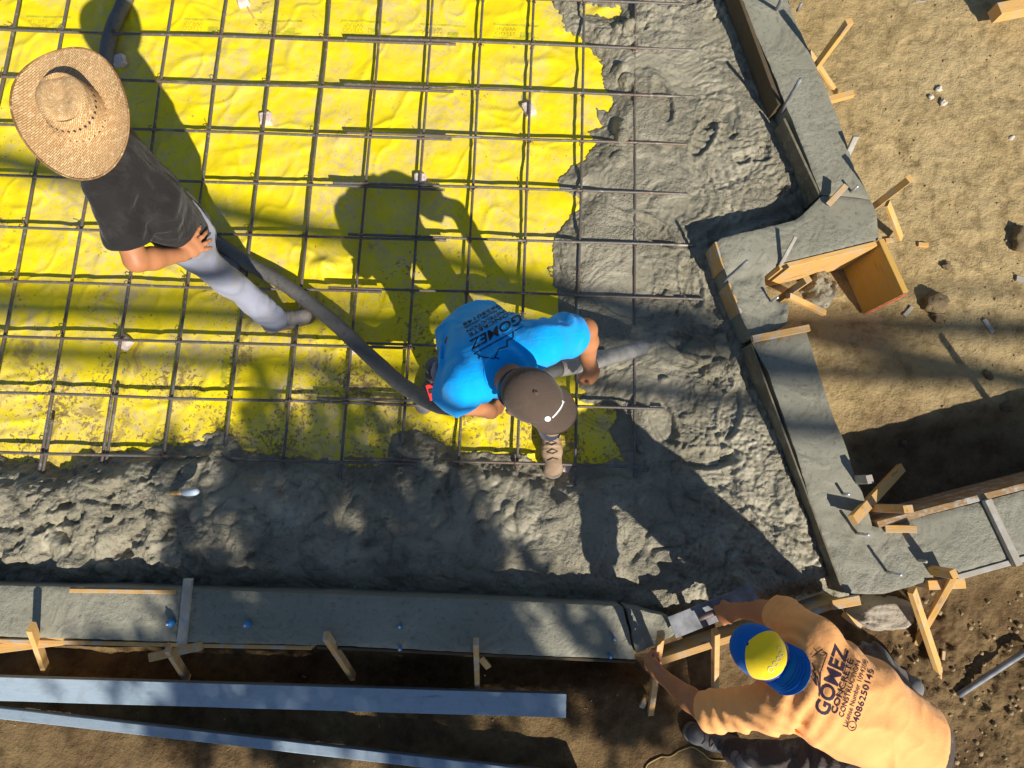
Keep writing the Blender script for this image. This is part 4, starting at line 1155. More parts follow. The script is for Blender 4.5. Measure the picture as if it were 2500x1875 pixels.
def folds(items, noise=.004, nsc=7.0, seed=1, crease=0.0):
    def fn(q):
        w = vn3(q * 3.1, seed); w2 = vn3(q * 2.3 + 11, seed + 1)
        d = noise * vn3(q * nsc, seed + 2) + noise * .5 * vn3(q * nsc * 2.3, seed + 4)
        cr = np.clip(1 - np.abs(vn3(q * 5.2 + w[:, None] * .7, seed + 6)) * 3.2, 0, 1) ** 1.6
        d = d - crease * cr * np.clip(.5 + 1.2 * w2, 0, 1)
        c2 = np.clip(1 - np.abs(vn3(q * 10.5 + w2[:, None] * .9, seed + 8)) * 3.0, 0, 1) ** 1.4
        d = d - .45 * crease * c2 * np.clip(.45 + 1.3 * w, 0, 1)
        for it in items:
            c = np.asarray(it['c']); r = it['r']; u = unit(it['d'])
            ph = (q - c) @ u
            e = np.exp(-((q - c) ** 2).sum(1) / (r * r))
            s = np.sin(2 * math.pi * (ph / it['lam'] + 1.1 * w + it.get('ph', 0)) + 2.5 * w2)
            d = d + it['amp'] * e * (np.abs(s) ** .8 * np.sign(s))
        return d
    return fn
def hand(W, f, n, side, curl=(.35, .5, .4), spread=.12, thumb=.5, sc=1.0, grip=False):
    """palm and five fingers; f forward, n back of the hand, side +1 if the thumb sits on the f x n side"""
    f = unit(f); n = unit(np.asarray(n) - f * (np.asarray(n) @ f)); s = np.cross(f, n) * side
    W = np.asarray(W, float); out = []
    out.append(flat(W, W + f * .05 * sc, s, .030 * sc, .020 * sc, .038 * sc, .017 * sc, .012))
    out.append(flat(W + f * .045 * sc, W + f * .088 * sc, s, .039 * sc, .016 * sc, .038 * sc, .013 * sc, .010))
    for k, (o, L) in enumerate([(.030, .070), (.010, .078), (-.011, .072), (-.031, .056)]):
        b = W + f * (.088 - abs(o) * .18) * sc + s * o * sc
        d = unit(f + s * spread * (o / .03)); up = n.copy(); p = b; r = .0098 * sc
        for j, fr in enumerate((.45, .32, .25)):
            a = curl[j] * (1 + .12 * k)
            d2 = d * math.cos(a) - up * math.sin(a); up = up * math.cos(a) + d * math.sin(a); d = unit(d2)
            e = p + d * L * fr * sc; r2 = r * .92
            out.append(cone(p, e, r, r2, .005)); p = e; r = r2
    b = W + f * .028 * sc + s * .030 * sc
    d = unit(f * (1 - thumb) + s * .9 - n * .25) if not grip else unit(f * .75 + s * .25 - n * .6)
    m = b + d * .042 * sc; d2 = unit(d * .7 + f * .6) if not grip else unit(f * .5 - n * .5 - s * .6); e = m + d2 * .034 * sc; d3 = unit(d2 + f * .3) if not grip else unit(d2 - s * .5); g = e + d3 * .026 * sc
    out += [cone(b, m, .0145 * sc, .0115 * sc, .008), cone(m, e, .0112 * sc, .0100 * sc, .005), cone(e, g, .0100 * sc, .0082 * sc, .005)]
    return out
def head(c, f, u, sc=1.0):
    """skull, jaw, nose, brow, lips and ears; f faces forward, u to the crown"""
    f = unit(f); u = unit(np.asarray(u) - f * (np.asarray(u) @ f)); s = np.cross(u, f)
    ax = np.array([f, s, u]); c = np.asarray(c, float)
    o = [ell(c + u * .02 * sc, np.array([.098, .078, .098]) * sc, ax), ell(c - u * .05 * sc + f * .03 * sc, np.array([.066, .058, .075]) * sc, ax, .03),
         ell(c + f * .082 * sc + u * .018 * sc, np.array([.022, .055, .014]) * sc, ax, .015),
         cone(c + f * .092 * sc + u * .008 * sc, c + f * .116 * sc - u * .034 * sc, .010 * sc, .016 * sc, .012),
         ell(c + f * .090 * sc - u * .068 * sc, np.array([.012, .026, .009]) * sc, ax, .01), ell(c + f * .083 * sc - u * .105 * sc, np.array([.02, .026, .018]) * sc, ax, .02)]
    for sg in (-1, 1):
        o.append(ell(c + s * sg * .082 * sc - f * .008 * sc - u * .012 * sc, np.array([.022, .011, .034]) * sc, ax, .008))
        o.append(ell(c + s * sg * .048 * sc + f * .066 * sc - u * .025 * sc, np.array([.03, .028, .028]) * sc, ax, .02))
    return o, (f, s, u)
def eyes(c, fr, root, sc=1.0):
    f, s, u = fr
    for sg in (-1, 1):
        me = STM[0].copy(); o = link('eye', me, M['white'])
        o.location = V(np.asarray(c) + f * .086 * sc + s * sg * .031 * sc - u * .004); o.scale = (.011, .011, .011); child(o, root)
def boot(ank, d, gz, mat, root, lacing=True, sc=1.0, sh=.20):
    d = unit([d[0], d[1], 0]); s = np.array([-d[1], d[0], 0]); a = np.array([ank[0], ank[1], gz])
    z = lambda h: np.array([0, 0, h * sc])
    pr = [flat(a - d * .045 * sc + z(.062), a + d * .10 * sc + z(.050), s, .040 * sc, .045 * sc, .046 * sc, .038 * sc), flat(a + d * .09 * sc + z(.048), a + d * .185 * sc + z(.040), s, .047 * sc, .036 * sc, .044 * sc, .030 * sc),
          cone(a - d * .01 * sc + z(.07), a - d * .015 * sc + z(sh), .050 * sc, .056 * sc, .03), ell(a + d * .17 * sc + z(.05), np.array([.045, .043, .034]) * sc, np.array([d, s, [0, 0, 1]]), .02)]
    b = sdf_build('boot', pr, .006, .025, M[mat], root, cuts=[(a + z(.022), (0, 0, -1))], disp=folds([dict(c=a + d * .09 + z(.08), r=.05, d=d, lam=.026, amp=.004)], .0012, 30))
    sp = [flat(a - d * .05 * sc + z(.016), a + d * .08 * sc + z(.016), s, .046 * sc, .045 * sc, .046 * sc, .045 * sc), flat(a + d * .07 * sc + z(.016), a + d * .188 * sc + z(.016), s, .047 * sc, .045 * sc, .049 * sc, .045 * sc)]
    so_ = sdf_build('sole', sp, .006, .02, M['sole'], root, cuts=[(a + z(.030), (0, 0, 1)), (a, (0, 0, -1))])
    if lacing:
        dg = None
        bv = BVHTree.FromPolygons([tuple(v.co) for v in b.data.vertices], [tuple(p.vertices) for p in b.data.polygons])
        for k in range(6):
            base = a + d * (.035 + .02 * k) * sc; pts = []
            for t in np.linspace(-1, 1, 9):
                q = base + s * t * .026 * sc + d * .012 * abs(t) * (1 if k % 2 else -1)
                h = bv.ray_cast(V(q + z(.4)), Vector((0, 0, -1)))
                if h[0] is not None: pts.append(np.array(h[0]) + [0, 0, .003])
            if len(pts) > 3: child(link('lace', tube_mesh('lace', pts, .0028, 5), M['lace']), root)
    return b
def bvh_of(*obs):
    vs, fs = [], []
    for o in obs:
        k = len(vs); me = o.data; v = np.empty(len(me.vertices) * 3, np.float32); me.vertices.foreach_get('co', v)
        vs += v.reshape(-1, 3).tolist(); fs += [tuple(i + k for i in p.vertices) for p in me.polygons]
    return BVHTree.FromPolygons(vs, fs)
EYE = Vector((0, 0, CAMZ))
def decal(bm, name, mat, bv, pmap, root, mx, off=.0022):
    """printed shape wrapped on the surface of a garment"""
    refine(bm, mx); dead = []
    for v in bm.verts:
        px, py = pmap(v.co.x, v.co.y); d = RC @ np.array([(px - CX) / F, -(py - CY) / F, -1.0])
        h = bv.ray_cast(EYE, Vector(d).normalized())
        if h[0] is None: dead.append(v)
        else:
            nn = h[1] if h[1].dot(EYE - h[0]) > 0 else -h[1]
            v.co = h[0] + nn * off
    bmesh.ops.delete(bm, geom=dead, context='VERTS')
    if not bm.faces: bm.free(); return None
    for f in bm.faces:
        if f.normal.dot(EYE - f.calc_center_median()) < 0: f.normal_flip()
    return child(link(name, bm_mesh(name, bm), M[mat]), root)
def amap(o, u, v):
    return lambda a, b: (o[0] + u[0] * a + v[0] * b, o[1] + u[1] * a + v[1] * b)
def cap(root, c, f, u, mat, panel=None, sc=1.0, bill_mat=None, rise=.085, bl=.078):
    """baseball cap: six-seam crown, curved bill, button"""
    f = unit(f); u = unit(np.asarray(u) - f * (np.asarray(u) @ f)); s = np.cross(u, f); c = np.asarray(c, float)
    A, B = .104 * sc, .089 * sc
    def pt(th, ph, g=1.0):
        r = math.cos(ph) ** .82; seam = 1 - .012 * abs(math.cos(3 * th)) ** 30
        front = .012 * max(0, math.cos(th)) * math.sin(2 * ph)
        return c + (f * (A * math.cos(th)) + s * (B * math.sin(th))) * r * g * seam + f * front + u * (rise * sc * math.sin(ph) ** .9 * g)
    nt, npz = 72, 18
    v = [pt(2 * math.pi * i / nt, math.pi / 2 * (j / npz) * .999) for j in range(npz + 1) for i in range(nt)]
    fc = [(j * nt + i, j * nt + (i + 1) % nt, (j + 1) * nt + (i + 1) % nt, (j + 1) * nt + i) for j in range(npz) for i in range(nt)]
    low = [pt(2 * math.pi * i / nt, 0) - u * .012 * sc for i in range(nt)]
    b = len(v); v += low; fc += [(b + i, b + (i + 1) % nt, (i + 1) % nt, i) for i in range(nt)]
    crown = child(link('cap_crown', mesh_np('cap_crown', np.array(v), np.array(fc)), M[mat]), root)
    # bill
    bv, bf = [], []; n1, n2 = 28, 8
    for side in (0, 1):
        for i in range(n1 + 1):
            th = rad(-62 + 124 * i / n1)
            a0 = pt(th, 0) - u * .010 * sc
            for j in range(n2 + 1):
                t = j / n2; q = a0 + (f * bl * math.cos(th * .75) ** .6 + s * math.sin(th) * .006) * sc * t
                lat = (q - c) @ s
                q = q - u * (lat * lat * 2.6 / sc + .010 * t * sc) - u * (.004 * side)
                bv.append(q)
        o = side * (n1 + 1) * (n2 + 1)
        for i in range(n1):
            for j in range(n2):
                k = o + i * (n2 + 1) + j; q = (k, k + n2 + 1, k + n2 + 2, k + 1); bf.append(q[::-1] if side == 0 else q)
    N = (n1 + 1) * (n2 + 1)
    for i in range(n1):
        k = i * (n2 + 1) + n2; bf.append((k, k + n2 + 1, k + n2 + 1 + N, k + N))
    for tt in ((3, 4, 5, 6) if panel else ()):
        st_ = [np.array(bv[i * (n2 + 1) + tt]) + u * .0012 for i in range(4, n1 - 3)]
        child(link('bill_stitching', tube_mesh('bill_stitching', st_, .0010, 4), M[bill_mat or mat]), root)
    bill = child(link('cap_bill', mesh_np('cap_bill', np.array(bv), np.array(bf)), M[bill_mat or mat]), root)
    bt = c + u * (rise * sc + .001); me = STM[1].copy(); o = link('cap_button', me, M[mat]); o.location = V(bt); o.scale = (.009, .009, .006); child(o, root)
    if panel:
        pv = []; m1, m2 = 26, 16
        for j in range(m2 + 1):
            ph = math.pi / 2 * (j / m2) * .97
            w = rad(76)
            for i in range(m1 + 1):
                th = -w + 2 * w * i / m1; q = pt(th, ph, 1.012); pv.append(q)
        pf = [(j * (m1 + 1) + i, j * (m1 + 1) + i + 1, (j + 1) * (m1 + 1) + i + 1, (j + 1) * (m1 + 1) + i) for j in range(m2) for i in range(m1)]
        p = child(link('cap_front_panel', mesh_np('cap_front_panel', np.array(pv), np.array(pf)), M[panel]), root)
        return crown, bill, p
    return crown, bill, None

# ================================================================== worker in the straw hat
def worker_hat():
    J = {k: P(*v) for k, v in dict(head=(196, 300, 1.575), neck=(238, 345, 1.43), shR=(262, 462, 1.37), elR=(333, 636, 1.15), wrR=(442, 622, .985), palm=(492, 590, .955), pel=(432, 545, .93),
         hipR=(428, 583, .90), knR=(556, 682, .50), anR=(668, 783, .10), toeR=(735, 775, .04), anL=(500, 628, .10), toeL=(558, 645, .04)).items()}
    f = unit([.96, .28, 0]); s = np.array([-f[1], f[0], 0]); zz = np.array([0, 0, 1.0])
    J['shL'] = J['neck'] + s * .19 - zz * .05 + f * .01
    J['hipL'] = J['pel'] + s * .09 - zz * .03
    J['knL'] = (J['hipL'] + J['anL']) / 2 + f * .04
    J['elL'] = J['shL'] + s * .05 - zz * .25 - f * .13; J['wrL'] = J['pel'] + s * .09 + zz * .08 - f * .15
    root = empty('person', (*(.5 * (J['anR'] + J['anL']))[:2], 0)); tag(root, 'person in straw hat, black t-shirt and pale jeans standing hand on hip', 'person')
    hd, fr = head(J['head'], unit(f + [0, 0, -.35]), zz)
    body = hd + [cone(J['neck'] - zz * .02, J['head'] - zz * .05, .062, .058), cone(J['shR'], J['elR'], .058, .048), cone(J['elR'], J['elR'] + (J['wrR'] - J['elR']) * .35, .047, .049), cone(J['elR'] + (J['wrR'] - J['elR']) * .35, J['wrR'], .049, .032),
            cone(J['shL'], J['elL'], .050, .042), cone(J['elL'], J['wrL'], .042, .029), flat(J['neck'] - zz * .06, J['pel'], s, .15, .09, .13, .09), cone(J['shR'], J['shL'], .05, .05),
            cone(J['hipR'], J['knR'], .07, .05), cone(J['knR'], J['anR'], .05, .035), cone(J['hipL'], J['knL'], .07, .05), cone(J['knL'], J['anL'], .05, .035), cone(J['hipR'], J['hipL'], .08, .08)]
    hn = unit([.0, -.75, .66])
    body += hand(J['wrR'], J['palm'] - J['wrR'], hn, -1, (.12, .30, .25), .34, .35, 1.06)
    body += hand(J['wrL'], unit(-s * .9 - zz * .3), -f, 1, (.3, .4, .3), .1, .5)
    sdf_build('body', body, .006, .022, M['skin'], root)
    eyes(J['head'], fr, root)
    # t-shirt
    hemc = J['pel'] - zz * .055
    slR = J['shR'] + (J['elR'] - J['shR']) * .62; slL = J['shL'] + (J['elL'] - J['shL']) * .62
    sh = [flat(J['neck'] - zz * .09, J['pel'] + zz * .22, s, .178, .118, .168, .118), flat(J['pel'] + zz * .22, J['pel'] - zz * .10, s, .168, .120, .172, .128),
          cone(J['neck'] - zz * .03, J['neck'] - zz * .05, .085, .09), cone(J['shR'] + [0, .02, -.005], J['shL'] + [0, -.02, -.01], .078, .078), cone(J['shR'], slR, .078, .082), cone(slR, slR + (J['elR'] - slR) * .3, .082, .084), cone(J['shL'], slL, .075, .078)]
    cut = [(hemc, -zz)]
    dr = unit(J['elR'] - J['shR'])
    def cutsleeve(q): return q
    fo = folds([dict(c=J['shR'] + [.06, -.02, -.12], r=.16, d=unit([.6, .2, .8]), lam=.06, amp=.007),
                dict(c=J['neck'] + f * .08 - zz * .14, r=.16, d=unit(s), lam=.07, amp=.006)],   .005, 8, 3, .012)
    end = slR + (J['elR'] - J['shR']) * .12
    def disp(q):
        d = fo(q)
        a = (q - end) @ dr; near = np.linalg.norm(np.cross(q - J['shR'], dr), axis=1) < .115
        return d + np.where(near & (a > 0) & (((q - J['shR']) @ dr) > .08), np.minimum(a * 3 + .0, .1), 0)
    shirt = sdf_build('t_shirt', sh, .0075, .035, M['black'], root, cuts=cut, disp=disp)
    # jeans
    jn = [cone(J['hipR'], J['knR'], .092, .070), cone(J['knR'], J['anR'] + [.01, 0, .0], .070, .072), cone(J['hipL'], J['knL'], .092, .07), cone(J['knL'], J['anL'] + zz * .01, .07, .065), flat(J['pel'] + zz * .05, J['pel'] - zz * .08, s, .165, .115, .165, .12)]
    kn = J['knR']
    jf = folds(crease=.013, items=[dict(c=kn + [0, 0, -.08], r=.12, d=unit([.6, -.5, .7]), lam=.075, amp=.005), dict(c=J['anR'] + zz * .08, r=.10, d=unit([.3, .3, 1]), lam=.05, amp=.007), dict(c=J['hipR'] + [.03, -.05, -.1], r=.14, d=unit([.7, -.2, .7]), lam=.07, amp=.005)], noise=.006, nsc=9, seed=6)
    sdf_build('jeans', jn, .0075, .03, M['jean'], root, cuts=[(J['anR'] - zz * .03, -zz)], disp=jf)
    boot(J['anR'], J['toeR'] - J['anR'], .006, 'bootg', root, False, .98, .10); boot(J['anL'], J['toeL'] - J['anL'], .006, 'bootd', root, False, .98, .10)
    pp = P(392, 512, .98)
    child(plank('phone_pouch', pp + [.0, -.02, .05], pp + [.03, -.02, -.05], .075, .03, 'blackp', parent=root, up=(0.2, -.8, .5)), root) if False else plank('phone_pouch', pp + [-.01, .0, .05], pp + [.02, -.01, -.06], .07, .03, 'blackp', parent=root, up=(.3, -.8, .5))
    # straw hat
    c = P(178, 266, 1.655)
    hat_ax = unit([.30, -.95, 0]); hs = np.array([-hat_ax[1], hat_ax[0], 0])
    tl = unit([.10, -.05, 1.0])
    e1 = unit(hat_ax - tl * (hat_ax @ tl)); e2 = np.cross(tl, e1)
    nt, nr = 120, 60
    V_, UV = [], []
    for j in range(nr + 1):
        t = j / nr
        for i in range(nt):
            th = 2 * math.pi * i / nt; ct, st = math.cos(th), math.sin(th)
            if t < .30:       # crown top
                q = t / .30; r = q * .80; h = .112 - .030 * math.exp(-(st * q * 2.3) ** 2) * (1 - .35 * q) * (1 if abs(ct) <= 1 else 1) - .018 * q ** 4
            elif t < .52:
                q = (t - .30) / .22; r = .80 + .20 * q ** .8; h = .094 * (1 - q) ** 1.0 + .0
                h = h if q < .98 else 0
            else:
                q = (t - .52) / .48; r = 1.0 + q * 1.30; h = .028 * q ** 2.0 * (.3 + 1.1 * st * st) - .016 * q * ct * ct + .006 * math.sin(3 * th + 1) * q * q
            ca, cb = .116, .102
            if t > .52:
                q = (t - .52) / .48; ca = .116 + (0.262 - .116) * q; cb = .102 + (.190 - .102) * q; r = 1.0
            V_.append(c + e1 * (ca * r * ct) + e2 * (cb * r * st) + tl * (h - .02))
            UV.append((th / (2 * math.pi) * 1.0, t * .55))
    F_ = [(j * nt + i, j * nt + (i + 1) % nt, (j + 1) * nt + (i + 1) % nt, (j + 1) * nt + i) for j in range(nr) for i in range(nt)]
    me = mesh_np('straw_hat', np.array(V_), np.array(F_)[:, ::-1])
    uv = me.uv_layers.new(name='UVMap')
    uvd = np.array(UV)[np.array(F_)[:, ::-1].ravel()]; li = np.arange(len(uvd)).reshape(-1, 4)
    pl = np.array(V_)[np.array(F_)[:, ::-1].ravel()] - c
    uvd = np.stack([pl @ e1, pl @ e2], -1)
    fj = np.repeat(np.arange(nr), nt); fi = np.tile(np.arange(nt), nr)
    order = [(1, 0), (1, 1), (0, 1), (0, 0)]            # corners after the flip: (dj, di)
    pu = np.stack([np.stack([(fi + di) / nt * .66, (fj + dj) / nr * .42], -1) for dj, di in order], 1).reshape(-1, 2)
    isc = np.repeat((fj + 1) / nr <= .53, 4)
    uvd = np.where(isc[:, None], pu, uvd)
    uv.data.foreach_set('uv', uvd.astype(np.float32).ravel())
    hat = child(link('straw_hat', me, M['straw']), root)
    md = hat.modifiers.new('thick', 'SOLIDIFY'); md.thickness = .004; md.offset = -1
    edge = [V_[nr * nt + i] for i in range(nt)] + [V_[nr * nt]]
    child(link('hat_edge_binding', tube_mesh('hat_edge_binding', edge, .0035, 6), M['straw']), root)
    bmh = bmesh.new()
    for ring, h0 in ((.40, 1), (.515, 0)):
        j = int(round(ring * nr))
        for i in range(0, nt, 4):
            p = Vector(V_[j * nt + i]); a = Vector(V_[j * nt + (i + 1) % nt]); b = Vector(V_[(j - 1) * nt + i])
            tx = (a - p).normalized(); ty = (b - p).normalized(); nn = tx.cross(ty); nn = nn if nn.dot(p - Vector(c)) > 0 else -nn
            p = p + nn * .0015
            w = .0052 if h0 else .0046
            bmh.faces.new([bmh.verts.new(p + tx * w * x + ty * w * 1.3 * y) for x, y in ((1, 0), (0, 1), (-1, 0), (0, -1))])
    child(link('hat_vents', bm_mesh('hat_vents', bmh), M['hole']), root)
worker_hat()

# ================================================================== worker in blue placing the concrete
def worker_blue():
    J = {k: P(*v) for k, v in dict(head=(1283, 962, 1.40), neck=(1235, 905, 1.34), shL=(1325, 838, 1.26), shR=(1140, 935, 1.25), elL=(1430, 806, 1.02), wrL=(1436, 882, .78), elR=(1108, 972, 1.0), wrR=(1195, 1004, .82),
         pel=(1168, 836, .95), anL=(1343, 1050, .10), toeL=(1349, 1130, .05), anR=(1066, 912, .10), toeR=(1040, 975, .05)).items()}
    zz = np.array([0, 0, 1.0]); f = unit([.54, -.84, 0]); s = np.array([-f[1], f[0], 0])      # s points to the worker left
    J['hipL'] = J['pel'] + s * .10 - zz * .04; J['hipR'] = J['pel'] - s * .10 - zz * .04
    J['knL'] = (J['hipL'] + J['anL']) / 2 + f * .10 + zz * .03; J['knR'] = (J['hipR'] + J['anR']) / 2 + f * .12 + zz * .02
    root = empty('person', (*(.5 * (J['anL'] + J['anR']))[:2], 0)); tag(root, 'person in bright blue t-shirt and brown cap bending over to guide the hose', 'person')
    hf = unit([.86, -.51, -.45]); hu = unit([.40, -.22, 1.0])
    hd, fr = head(J['head'], hf, hu, 1.06)
    sp = unit(J['neck'] - J['pel'])
    body = hd + [cone(J['neck'] - sp * .05, J['head'] - fr[2] * .05 - fr[0] * .02, .068, .062)]
    for a in 'LR':
        e, w, h = J['el' + a], J['wr' + a], J['sh' + a]
        body += [cone(h, e, .060, .050), cone(e, e + (w - e) * .35, .050, .053), cone(e + (w - e) * .35, w, .053, .036)]
        body += [cone(J['hip' + a], J['kn' + a], .07, .055), cone(J['kn' + a], J['an' + a], .055, .035)]
    body += [flat(J['neck'] - sp * .08, J['pel'], s, .17, .09, .15, .09), cone(J['shL'], J['shR'], .05, .05), cone(J['hipL'], J['hipR'], .08, .08)]
    hx = unit(P(1578, 848, .17) - P(1340, 912, .66))
    # left fist closed on the hose
    gp = P(1440, 903, .70)
    fw = unit(gp - J['wrL'] + [0.02, -.03, 0])
    body += hand(J['wrL'], fw, unit([.5, .0, .8]), 1, (1.25, 1.35, .9), .02, .6, 1.32, True)
    body += hand(J['wrR'], unit(P(1235, 985, .72) - J['wrR']), unit([-.2, -.5, .8]), 1, (1.1, 1.2, .8), .03, .6, 1.2, True)
    sdf_build('body', body, .006, .022, M['skin'], root)
    eyes(J['head'], fr, root, 1.06)
    hair = [ell(J['head'] - fr[0] * .018 + fr[2] * .005, np.array([.092, .086, .085]), np.array(fr)), ell(J['head'] - fr[0] * .05 - fr[2] * .03, np.array([.05, .072, .05]), np.array(fr))]
    sdf_build('hair', hair, .006, .02, M['hair'], root, cuts=[(J['head'] + fr[0] * .03, fr[0])])
    # t-shirt
    slL = J['shL'] + (J['elL'] - J['shL']) * .56; slR = J['shR'] + (J['elR'] - J['shR']) * .66
    chest = J['neck'] - sp * .14 - zz * .02; belly = J['pel'] + sp * .16 - zz * .02
    sh = [flat(chest, belly, s, .218, .138, .202, .152), flat(belly, J['pel'] - sp * .10, s, .202, .150, .185, .155), ell(J['neck'] - sp * .17 - f * .045, (.17, .13, .10), np.array([s, sp, np.cross(s, sp)]), .06),
          cone(J['neck'] - sp * .02, J['neck'] - sp * .06, .088, .10), cone(J['shL'], J['shR'], .088, .088), cone(J['shL'], slL, .090, .088), cone(slL, slL + (J['elL'] - J['shL']) * .2, .088, .086), cone(J['shR'], slR, .088, .086), cone(slR, slR + (J['elR'] - J['shR']) * .2, .086, .084)]
    fo = folds([dict(c=P(1325, 782, 1.2), r=.085, d=unit([1, -.15, 0]), lam=.05, amp=.006), dict(c=P(1245, 830, 1.3), r=.13, d=unit([1, .5, 0]), lam=.06, amp=.005), dict(c=P(1085, 850, 1.1), r=.13, d=unit([1, .1, 0]), lam=.06, amp=.010),
                dict(c=P(1180, 960, 1.2), r=.10, d=unit([1, .2, 0]), lam=.05, amp=.006), dict(c=P(1390, 820, 1.12), r=.09, d=unit([.9, -.2, -.3]), lam=.06, amp=.005), dict(c=P(1150, 900, 1.2), r=.12, d=unit([1, .8, 0]), lam=.07, amp=.005)], .004, 7, 9, .014)
    dL, dR = unit(J['elL'] - J['shL']), unit(J['elR'] - J['shR'])
    eL, eR = slL + dL * .035, slR + dR * .035
    def disp(q):
        d = fo(q)
        for e, dr, sx in ((eL, dL, J['shL']), (eR, dR, J['shR'])):
            a = (q - e) @ dr; near = np.linalg.norm(np.cross(q - sx, dr), axis=1) < .125
            d = d + np.where(near & (a > 0) & (((q - sx) @ dr) > .06), np.minimum(a * 3, .1), 0)
        # neckline
        nk = (q - (J['neck'] + sp * .015)) @ sp; r = np.linalg.norm(np.cross(q - J['neck'], sp), axis=1)
        return d + np.where((nk > 0) & (r < .16), np.minimum(nk * 3, .1), 0)
    shirt = sdf_build('t_shirt', sh, .0075, .04, M['bluet'], root, cuts=[(J['pel'] - sp * .13, -sp)], disp=disp)
    nk = [J['neck'] + sp * .004 + (s * math.cos(t) + unit(np.cross(sp, s)) * math.sin(t)) * .083 for t in np.linspace(0, 2 * math.pi, 30)]
    child(link('collar', tube_mesh('collar', nk, .008, 6), M['bluet']), root)
    bv = bvh_of(shirt)
    # lettering across the back, upside down from here
    U = np.array([-113., 62.]) ; U = U / np.linalg.norm(U); Vv = np.array([.47, .88]); 
    t = text_mesh('GOMEZ', 1.0, .25, .012); gw = max(v.co.x for v in t.verts)
    decal(t, 'lettering', 'inkblk', bv, amap((1272, 764), U * (150 / gw), Vv * 32), shirt, .10)
    roof = bmesh.new()
    for a, b in [((.25, .95), (3.5, 1.0)), ((.9, 1.02), (1.05, 1.4)), ((1.05, 1.4), (1.45, 1.3)), ((1.45, 1.3), (1.6, 1.75)), ((1.6, 1.75), (2.1, 1.6)), ((2.1, 1.6), (2.6, 2.1)), ((2.6, 2.1), (3.35, 1.35)), ((2.55, 2.0), (2.35, 2.3)), ((3.2, 1.3), (3.4, 1.55)), ((3.5, 1.0), (3.25, 1.25))]:
        seg_bm(roof, a, b, .07)
    decal(roof, 'roof_emblem', 'inkblk', bv, amap((1272, 766), U * 42, Vv * 31), shirt, .10)
    for ln, y0, sz in (('CONCRETE', -.55, .50), ('CONSTRUCTION', -.98, .42), ('License Number 1094208', -1.36, .28), ('4086250145', -1.75, .40)):
        t = text_mesh(ln, sz, 0, .006)
        decal(t, 'lettering', 'inkblk', bv, amap((1283, 776), U * 38, Vv * 30), shirt, .10) if False else None
        w0 = max(v.co.x for v in t.verts); k = 3.2 / w0
        decal(t, 'lettering', 'inkblk', bv, amap((1262 + Vv[0] * y0 * 24, 766 + Vv[1] * y0 * 24), U * 40 * k, Vv * 24), shirt, .08)
    # trousers
    tr = [cone(J['hipL'], J['knL'], .10, .078), cone(J['knL'], J['anL'] + zz * .02, .078, .068), cone(J['hipR'], J['knR'], .10, .078), cone(J['knR'], J['anR'] + zz * .02, .078, .068), flat(J['pel'] + sp * .06, J['pel'] - sp * .10, s, .185, .14, .18, .14)]
    sdf_build('trousers', tr, .0085, .03, M['navy'], root, disp=folds([dict(c=J['knR'], r=.2, d=zz, lam=.06, amp=.008), dict(c=J['knL'], r=.2, d=zz, lam=.06, amp=.008)], .006, 9, 12), cuts=[(J['anL'] - zz * .02, -zz)])
    boot(J['anL'], J['toeL'] - J['anL'], .006, 'boot', root, True, 1.22); boot(J['anR'], J['toeR'] - J['anR'], .006, 'bootd', root, True, 1.08)
    # brown cap
    cc = J['head'] + fr[2] * .045 + fr[0] * .004
    cr, bl, _ = cap(root, cc, unit(fr[0] + .30 * fr[2]), unit(fr[2] - .30 * fr[0]), 'capbrown', sc=1.14, bl=.070)
    bvc = bvh_of(cr, bl)
    arc = bmesh.new(); pts = []
    for k in range(13):
        t = k / 12; pts.append((1374 - 26 * t ** 1.6, 979 + 40 * t))
    for a, b in zip(pts, pts[1:]): seg_bm(arc, a, b, 3.4)
    seg_bm(arc, (1371, 978), (1377, 983), 3)
    decal(arc, 'cap_emblem', 'white', bvc, lambda a, b: (a, b), cr, 6.0, .002)
    dt = bmesh.new(); bmesh.ops.create_circle(dt, cap_ends=True, radius=7.5, segments=18)
    decal(dt, 'cap_emblem', 'white', bvc, lambda a, b: (a + 1337, b * .85 + 1022), cr, 4.0, .002)
    # red tape measure clipped at the hip, with pale pocket lining
    tp = P(1064, 954, .90)
    tm = plank('tape_measure', tp + [-.035, -.01, 0], tp + [.035, .012, 0], .075, .05, 'redtool', parent=root, up=(-.2, -.3, 1))
    tm2 = plank('tape_label', tp + [-.03, -.008, .0265], tp + [.0, .0, .0265], .022, .004, 'blackp', parent=root, up=(-.2, -.3, 1))
    lp = P(1068, 905, .88)
    sdf_build('pocket_lining', [ell(lp, (.03, .05, .04)), ell(lp + [.01, -.09, -.01], (.04, .05, .03))], .006, .02, M['jean'], root, disp=folds([], .006, 18, 3))
    return shirt
worker_blue()

